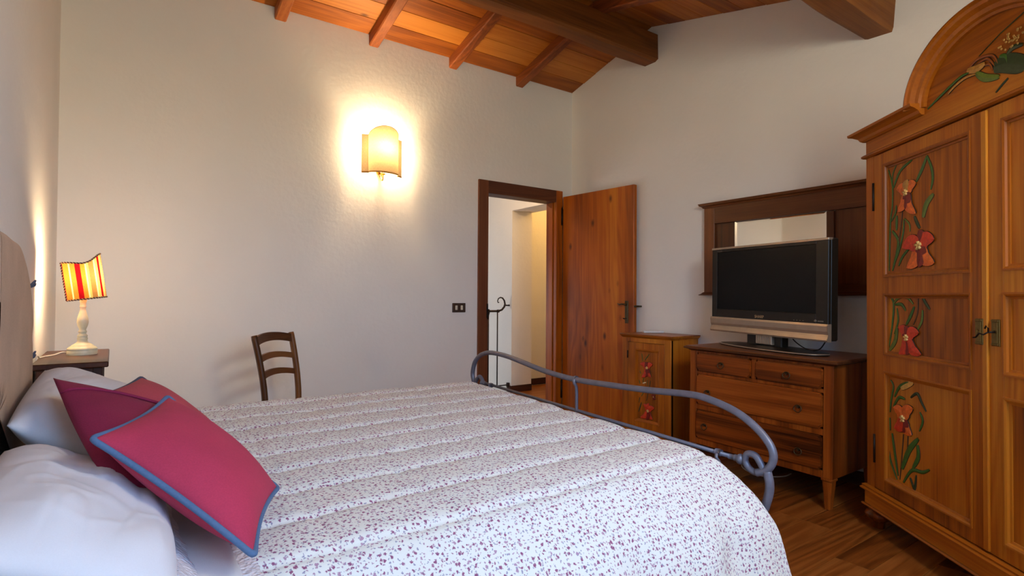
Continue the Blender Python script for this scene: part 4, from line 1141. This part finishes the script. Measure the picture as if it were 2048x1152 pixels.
near, e1, nn, P1_, T1_ = cushion('pillow', [(-.20, 1.06, .79), (.10, 1.03, .66), (.11, 1.63, .645), (-.21, 1.78, .785)], .078, M_pillow, 'white pillow nearest the window, in front of the headboard with lace edge', 'pillow', 'white pillows at the headboard', pinch=.02, n=70, wr=.022, seed=3, pw=3.0, rnd=.22)
far, e2, n2_, P2_, T2_ = cushion('pillow', [(-.215, 1.80, .83), (.10, 1.76, .665), (.15, 2.58, .70), (-.205, 2.64, .88)], .09, M_pillow, 'white pillow beside the side table, behind the dark red cushion', 'pillow', 'white pillows at the headboard', pinch=.02, n=70, wr=.022, seed=8, pw=3.0, rnd=.22)
def lace_edge(o, edge, n, side, width, nn):
    """flat lace flange along some sides of a pillow"""
    ctr = sum(edge, Vector()) / len(edge)
    for s in side:
        seg = edge[s * n:(s + 1) * n] + [edge[((s + 1) * n) % len(edge)]]
        V, UV = [], []
        L = 0.0
        mid = (seg[0] + seg[-1]) / 2
        outd = (mid - ctr); outd -= nn * outd.dot(nn); outd.normalize()
        for i, p in enumerate(seg):
            if i: L += (p - seg[i - 1]).length
            w = width * (1 + .12 * abs(math.sin(L * 70)))
            V.append([p + outd * w * k / 4 - Vector((0, 0, .004 * k)) + nn * .002 * math.sin(L * 60 + k) - o.location for k in range(5)])
            UV.append([(L, w * k / 4) for k in range(5)])
        grid_uv(V, UV, M_lace, 'lace_border', parent=o, solid=.002, recenter=False)
lace_edge(near, e1, 70, (1,), .035, nn)
lace_edge(far, e2, 70, (2,), .035, n2_)

M_red = fabric('raspberry_cotton', srgb(182, 52, 84), weave=900, var=.07)
M_rose = fabric('rose_cotton', srgb(184, 72, 88), weave=900, var=.07)
M_plum = fabric('plum_velvet', srgb(136, 24, 66), weave=900, var=.08)
M_bluepipe = fabric('blue_piping', srgb(84, 112, 150), weave=600)
M_darkpipe = fabric('slate_piping', srgb(66, 74, 96), weave=600)
A_ = [(-.032, 1.375, .866), (.219, 1.115, .668), (.340, 1.465, .672), (.122, 1.735, .880)]
ca, ea, na, _, _ = cushion('cushion', A_, .066, M_red, 'raspberry red cushion with blue piping lying in front of the other two', 'cushion', 'red cushions on the bed', pinch=.085, seed=1, wr=.005)
piping(ca, ea, M_bluepipe, .0062)
B_ = [(-.123, 1.87, .932), (-.002, 1.38, .765), (.30, 1.44, .695), (.25, 1.84, .75)]
cb2, eb, nb, PB, TB = cushion('cushion', B_, .055, M_plum, 'dark plum cushion with a buttoned flap between the two red ones', 'cushion', 'red cushions on the bed', pinch=-.03, seed=4, wr=.006)
fl_ = []
for i in range(31):
    u = -1 + 2 * i / 30
    v = .62
    fl_.append(PB(v * -1 + .0, u) + nb * (TB(v * -1, u) + .003))
MB().tube([p - cb2.location for p in fl_], .004, 8).build('flap_edge', M_plum, cb2)
C_ = [(-.07, 1.99, .845), (.22, 1.95, .67), (.33, 2.16, .665), (.085, 2.355, .862)]
C_ = [Vector(p) + Vector((.0, .0, .0)) for p in [(-.07, 2.02, .845), (.17, 1.80, .66), (.325, 2.13, .665), (.085, 2.36, .858)]]
cc, ec, nc, _, _ = cushion('cushion', C_, .066, M_rose, 'faded rose cushion with slate piping half hidden behind the dark plum cushion', 'cushion', 'red cushions on the bed', pinch=.085, seed=9, wr=.005)
piping(cc, ec, M_darkpipe, .006)
# ------------------------------------------------------------------ side table, lamp, chair, wall lamp
NZ = .868
ns = tag(empty('side_table', (-.137, 3.22, 0)), 'narrow dark wooden side table in the corner beside the bed', 'table')
NX, NY = .125, .335
MB().box(-NX, NX + .002, -NY, NY, NZ - .024, NZ, .004).build('top', DARKW['Y'], ns)
m = MB()
m.box(-NX + .02, NX - .022, -NY + .025, -NY + .043, NZ - .14, NZ - .024); m.box(-NX + .02, NX - .022, NY - .043, NY - .025, NZ - .14, NZ - .024)
m.box(NX - .04, NX - .022, -NY + .043, NY - .043, NZ - .14, NZ - .024); m.box(-NX + .02, -NX + .038, -NY + .043, NY - .043, NZ - .14, NZ - .024)
m.build('apron', DARKW['Y'], ns)
for sx in (-1, 1):
    for sy in (-1, 1):
        lm = MB(); x, y = sx * (NX - .034), sy * (NY - .036)
        lm.taper(x - .017, x + .017, y - .017, y + .017, 0.0005, NZ - .024, .62, .002)
        lm.build('leg', DARKW['Z'], ns)

tl = tag(empty('table_lamp', (-.112, 3.28, NZ)), 'turned cream table lamp with striped half shade on the side table', 'lamp')
MB().lathe([(.0, .0005), (.057, .0005), (.058, .004), (.058, .018), (.056, .021), (.058, .024), (.057, .03), (.05, .036), (.042, .041), (.041, .044), (.033, .049), (.024, .055), (.02, .06), (.019, .066),
            (.0195, .07), (.021, .074), (.019, .079), (.018, .082), (.0205, .086), (.0185, .091), (.014, .095), (.0135, .10), (.017, .104), (.0165, .109), (.013, .113),
            (.014, .12), (.0195, .134), (.0225, .15), (.0215, .166), (.017, .184), (.0125, .2), (.0105, .214), (.0125, .22), (.0125, .226), (.0105, .229), (.012, .24), (.0145, .252), (.0148, .258), (0, .258)], n=36).build('base', M_cream, tl)
MB().lathe([(0, .256), (.009, .257), (.009, .275), (.0, .277)], n=16).build('bulb_holder', M_brass, tl)
def emis(name, col, st):
    t = NT(name)
    e = t.n('Emission'); e.inputs[0].default_value = (*col, 1); e.inputs[1].default_value = st
    t.l(e.outputs[0], t.out.inputs[0])
    return t.m
M_bulb = emis('lit_bulb', (1, .78, .5), 10.0)
MB().lathe([(0, .276), (.008, .278), (.012, .29), (.019, .31), (.021, .325), (.017, .341), (.009, .35), (0, .353)], n=16).build('bulb', M_bulb, tl)
def shade_mat(name, stops, trans=.55, interp='LINEAR', uvflag=True, noise_amt=.0):
    t = NT(name)
    uv = t.n('UVMap'); sx = t.n('SeparateXYZ'); t.l(uv.outputs[0], sx.inputs[0])
    c = t.ramp(sx.outputs[0], stops, interp)
    d = t.n('BsdfDiffuse'); tr = t.n('BsdfTranslucent'); mx = t.n('MixShader', i_Fac=trans)
    nz = t.n('TexNoise', i_Scale=240.0, i_Detail=2.0)
    mp = t.n('Mapping'); mp.inputs['Scale'].default_value = (1, .08, 1)
    t.l(uv.outputs[0], mp.inputs[0]); t.l(mp.outputs[0], nz.inputs['Vector'])
    c2 = t.mix(.35, c, t.ramp(nz.outputs[0], [(.3, (.25, .2, .12, 1)), (.7, (1, 1, 1, 1))]), 'MULTIPLY')
    t.l(c2, d.inputs[0]); t.l(c2, tr.inputs[0]); t.l(d.outputs[0], mx.inputs[1]); t.l(tr.outputs[0], mx.inputs[2]); t.l(mx.outputs[0], t.out.inputs[0])
    return t.m
gold, cream, red, olive, pale = srgb(206, 140, 52), srgb(250, 226, 170), srgb(170, 20, 28), srgb(176, 128, 72), srgb(240, 196, 110)
st = [(0, red), (.025, gold), (.14, cream), (.165, gold), (.25, red), (.335, gold), (.41, cream), (.435, pale), (.47, olive), (.57, cream), (.6, pale), (.66, red), (.715, pale)]
st2 = st + [(.77, cream), (.79, gold), (.84, cream), (.86, gold), (.92, olive)]
M_stripe = shade_mat('striped_shade', st2, .13, 'CONSTANT')
R_S = .083
def shade_pt(u, v):
    a = math.radians(-62 - 78 + 156 * u)
    s = u
    zt = .430 + .032 * (1 / (1 + math.exp(-(s - .62) * 12))) - .012 * math.exp(-((s - .4) / .2) ** 2)
    zb = .258
    z = zb + (zt - zb) * v
    x, y = R_S * math.cos(a), R_S * math.sin(a)
    k = .138
    return Vector((x - k * (z - .30) , y, z + k * x))
V = [[shade_pt(i / 48, j / 12) for j in range(13)] for i in range(49)]
UV = [[(i / 48, j / 12) for j in range(13)] for i in range(49)]
sh = grid_uv(V, UV, M_stripe, 'lamp_shade', parent=tl, recenter=False)
# braided edge: two strands twisted round each other
def rope(path, r, mats, parent, name, pitch=.012):
    for s, mt in enumerate(mats):
        pts = []
        L = 0
        dense = []
        for a, b in zip(path, path[1:]):
            k = max(2, int((b - a).length / .0016))
            dense += [a.lerp(b, q / k) for q in range(k)]
        for i, p in enumerate(dense):
            if i: L += (p - dense[i - 1]).length
            t = (dense[min(i + 1, len(dense) - 1)] - dense[max(i - 1, 0)]).normalized()
            u = t.orthogonal().normalized(); w = t.cross(u)
            if abs(t.z) < .95: u = t.cross(Vector((0, 0, 1))).normalized(); w = t.cross(u)
            else: u = t.cross(Vector((0, 1, 0))).normalized(); w = t.cross(u)
            ph = 2 * math.pi * L / pitch + s * math.pi
            pts.append(p + (u * math.cos(ph) + w * math.sin(ph)) * r * .55)
        MB().tube(pts, r * .62, 6).build(name, mt, parent)
M_b1 = plain('maroon_braid', srgb(78, 20, 24), .8); M_b2 = plain('cream_braid', srgb(206, 176, 128), .8)
rim = [shade_pt(i / 48, 1) for i in range(49)]
low = [shade_pt(i / 48, 0) for i in range(49)]
rope(rim + [shade_pt(1, 1 - j / 8) for j in range(1, 9)] + low[::-1][1:] + [shade_pt(0, j / 8) for j in range(1, 9)], .0036, (M_b1, M_b2), tl, 'braid')
MB().tube(catmull([(-.05, .02, .01), (-.075, .02, .012), (-.10, .0, .004), (-.13, -.06, .003), (-.142, -.12, .003), (-.147, -.2, .0025), (-.148, -.24, -.2)], 6), .0028, 8).build('cord', M_cord_white, tl)
lamp('table_lamp_light', 'POINT', (-.112, 3.28, NZ + .36), 10.0, (1.0, .72, .42), shadow_soft_size=.03)

# rush chair
f_ = Vector((.67, -.742, 0)); l_ = Vector((.742, .67, 0))
chair = tag(empty('rush_chair', (.875 + .67 * .19, 3.685 - .742 * .19, 0), (0, 0, math.atan2(.67, .742))), 'brown ladder-back chair with woven rush seat between bed and wall', 'chair')
SZ = .475
for sx in (-1, 1):
    MB().tube(catmull([(sx * .150, .215, 0.0005), (sx * .160, .20, .2), (sx * .168, .19, SZ - .03), (sx * .172, .20, .6), (sx * .178, .228, .76), (sx * .184, .262, .905)], 5), [.017] * 25 + [.0155], 4, flat=(1.0, 1.35)).build('rear_post', CHAIRW['Z'], chair)
    MB().lathe([(0, .0005), (.014, .002), (.018, .1), (.02, .3), (.021, .44), (.0175, .455), (.0185, .465), (.022, .478), (.0215, .492), (.015, .5), (0, .503)], (sx * .2, -.20, 0), 16).build('front_leg', CHAIRW['Z'], chair)
    MB().tube([(sx * .155, .20, .2), (sx * .2, -.20, .2)], .011, 10).build('stretcher', CHAIRW['Y'], chair)
    MB().tube([(sx * .168, .19, SZ - .03), (sx * .2, -.20, SZ - .03)], .013, 10).build('seat_rail', CHAIRW['Y'], chair)
MB().tube([(-.2, -.2, .26), (.2, -.2, .26)], .011, 10).build('stretcher', CHAIRW['X'], chair)
MB().tube([(-.2, -.2, SZ - .03), (.2, -.2, SZ - .03)], .013, 10).build('seat_rail', CHAIRW['X'], chair)
MB().tube([(-.168, .19, SZ - .03), (.168, .19, SZ - .03)], .013, 10).build('seat_rail', CHAIRW['X'], chair)
for z0, hgt in ((.842, .052), (.735, .036), (.632, .036)):
    V = []
    n = 16
    ring = []
    yb = .19 + max(0, (z0 - SZ)) * .155
    w = .170 + (z0 - .5) * .03
    for i in range(n + 1):
        u = -1 + 2 * i / n
        x = w * u; bow = .028 * (1 - u * u); rise = .022 * (1 - u * u)
        ring.append([(x, yb + bow - .008, z0 + rise), (x, yb + bow - .008 + .01, z0 + hgt + rise), (x, yb + bow + .008 + .01, z0 + hgt + rise), (x, yb + bow + .008, z0 + rise), (x, yb + bow - .008, z0 + rise)])
    MB().grid(ring, smooth=False).build('back_slat', CHAIRW['X'], chair)
M_rush = [plain('rush_' + str(i), c, .75, scale=150, var=.3, bump=.0006) for i, c in enumerate((srgb(150, 108, 58), srgb(128, 90, 46)))]
NR = 17
for half in range(2):
    m = MB()
    for k in range(NR):
        s = 1 - k / NR
        if s < .04: continue
        r = .0066
        def cr(sx, sy, s_):
            fx = (.2 if sy < 0 else .165)
            return (sx * fx * s_ * .98, (-.0 + sy * .2 * s_), SZ - .008 - .012 * (1 - s_))
        c4 = [cr(-1, -1, s), cr(1, -1, s), cr(1, 1, s), cr(-1, 1, s)]
        if half == 0: segs = ((0, 1), (2, 3))
        else: segs = ((1, 2), (3, 0))
        for a, b in segs: m.tube([c4[a], c4[b]], r * (1 + .1 * math.sin(k * 7)), 6)
    m.build('rush_weave', M_rush[half], chair)['kind'] = 'stuff'

# wall lamp
sc = tag(empty('wall_lamp', (1.722, YA, 2.06)), 'cream half-round fabric wall lamp glowing on the far wall', 'lamp')
M_shade = shade_mat('cream_shade', [(0, srgb(236, 204, 152)), (1, srgb(236, 204, 152))], .06)
def sc_top(u): return .325 + .062 * max(0, math.cos(u * math.pi / 2)) ** 1.15
def sconce_pt(q, v):
    """q in [0,1]: flange, step, half round, step, flange"""
    if q < .12: x, y, t = -.168 + (q / .12) * .048, -.042 - (q / .12) * .024, .318
    elif q < .16: x, y, t = -.120, -.062 - (q - .12) / .04 * .012, .320
    elif q > .88: x, y, t = .120 + (q - .88) / .12 * .048, -.066 + (q - .88) / .12 * .024, .318
    elif q > .84: x, y, t = .120, -.062 - (.88 - q) / .04 * .012, .320
    else:
        u = (q - .5) / .34
        x, y, t = .121 * math.sin(u * math.pi / 2), -.074 - .075 * math.cos(u * math.pi / 2), sc_top(u)
    return Vector((x, y, .045 + (t - .02) * v))
NQ = 75
V = [[sconce_pt(i / NQ, j / 14) for j in range(15)] for i in range(NQ + 1)]
UV = [[(i / NQ, j / 14) for j in range(15)] for i in range(NQ + 1)]
grid_uv(V, UV, M_shade, 'lamp_shade', parent=sc, recenter=False)
M_trim = plain('gold_braid_trim', srgb(206, 150, 74), .7)
MB().tube([sconce_pt(i / NQ, 0) + Vector((0, -.0015, .005)) for i in range(NQ + 1)], .0062, 6, flat=(1, .4)).build('lower_trim', M_trim, sc)
MB().tube([sconce_pt(i / NQ, 1) + Vector((0, -.001, 0)) for i in range(NQ + 1)], .0022, 6).build('upper_trim', M_trim, sc)
M_pbrass = plain('polished_brass', srgb(214, 168, 84), .25, .9)
MB().tube(catmull([(0, -.004, .06), (0, -.02, .03), (0, -.045, .004), (0, -.062, .006), (0, -.068, .03), (0, -.068, .06)], 6), .0045, 10).build('arm', M_pbrass, sc)
MB().lathe([(0, 0), (.028, 0), (.03, .004), (.024, .012), (.01, .016), (0, .017)], (0, -.0005, .08), 20, Matrix.Rotation(math.pi / 2, 4, 'X')).build('wall_plate', M_pbrass, sc)
MB().lathe([(0, .04), (.012, .042), (.019, .048), (.02, .052), (.01, .056), (.01, .11), (0, .11)], (0, -.068, 0), 20).build('bulb_cup', M_pbrass, sc)
MB().lathe([(0, .11), (.008, .112), (.012, .125), (.019, .15), (.021, .17), (.016, .19), (0, .202)], (0, -.068, 0), 16).build('bulb', M_bulb, sc)
lamp('wall_lamp_light', 'POINT', (1.722, YA - .068, 2.06 + .25), 42.0, (1.0, 0.73, 0.42), shadow_soft_size=.045)
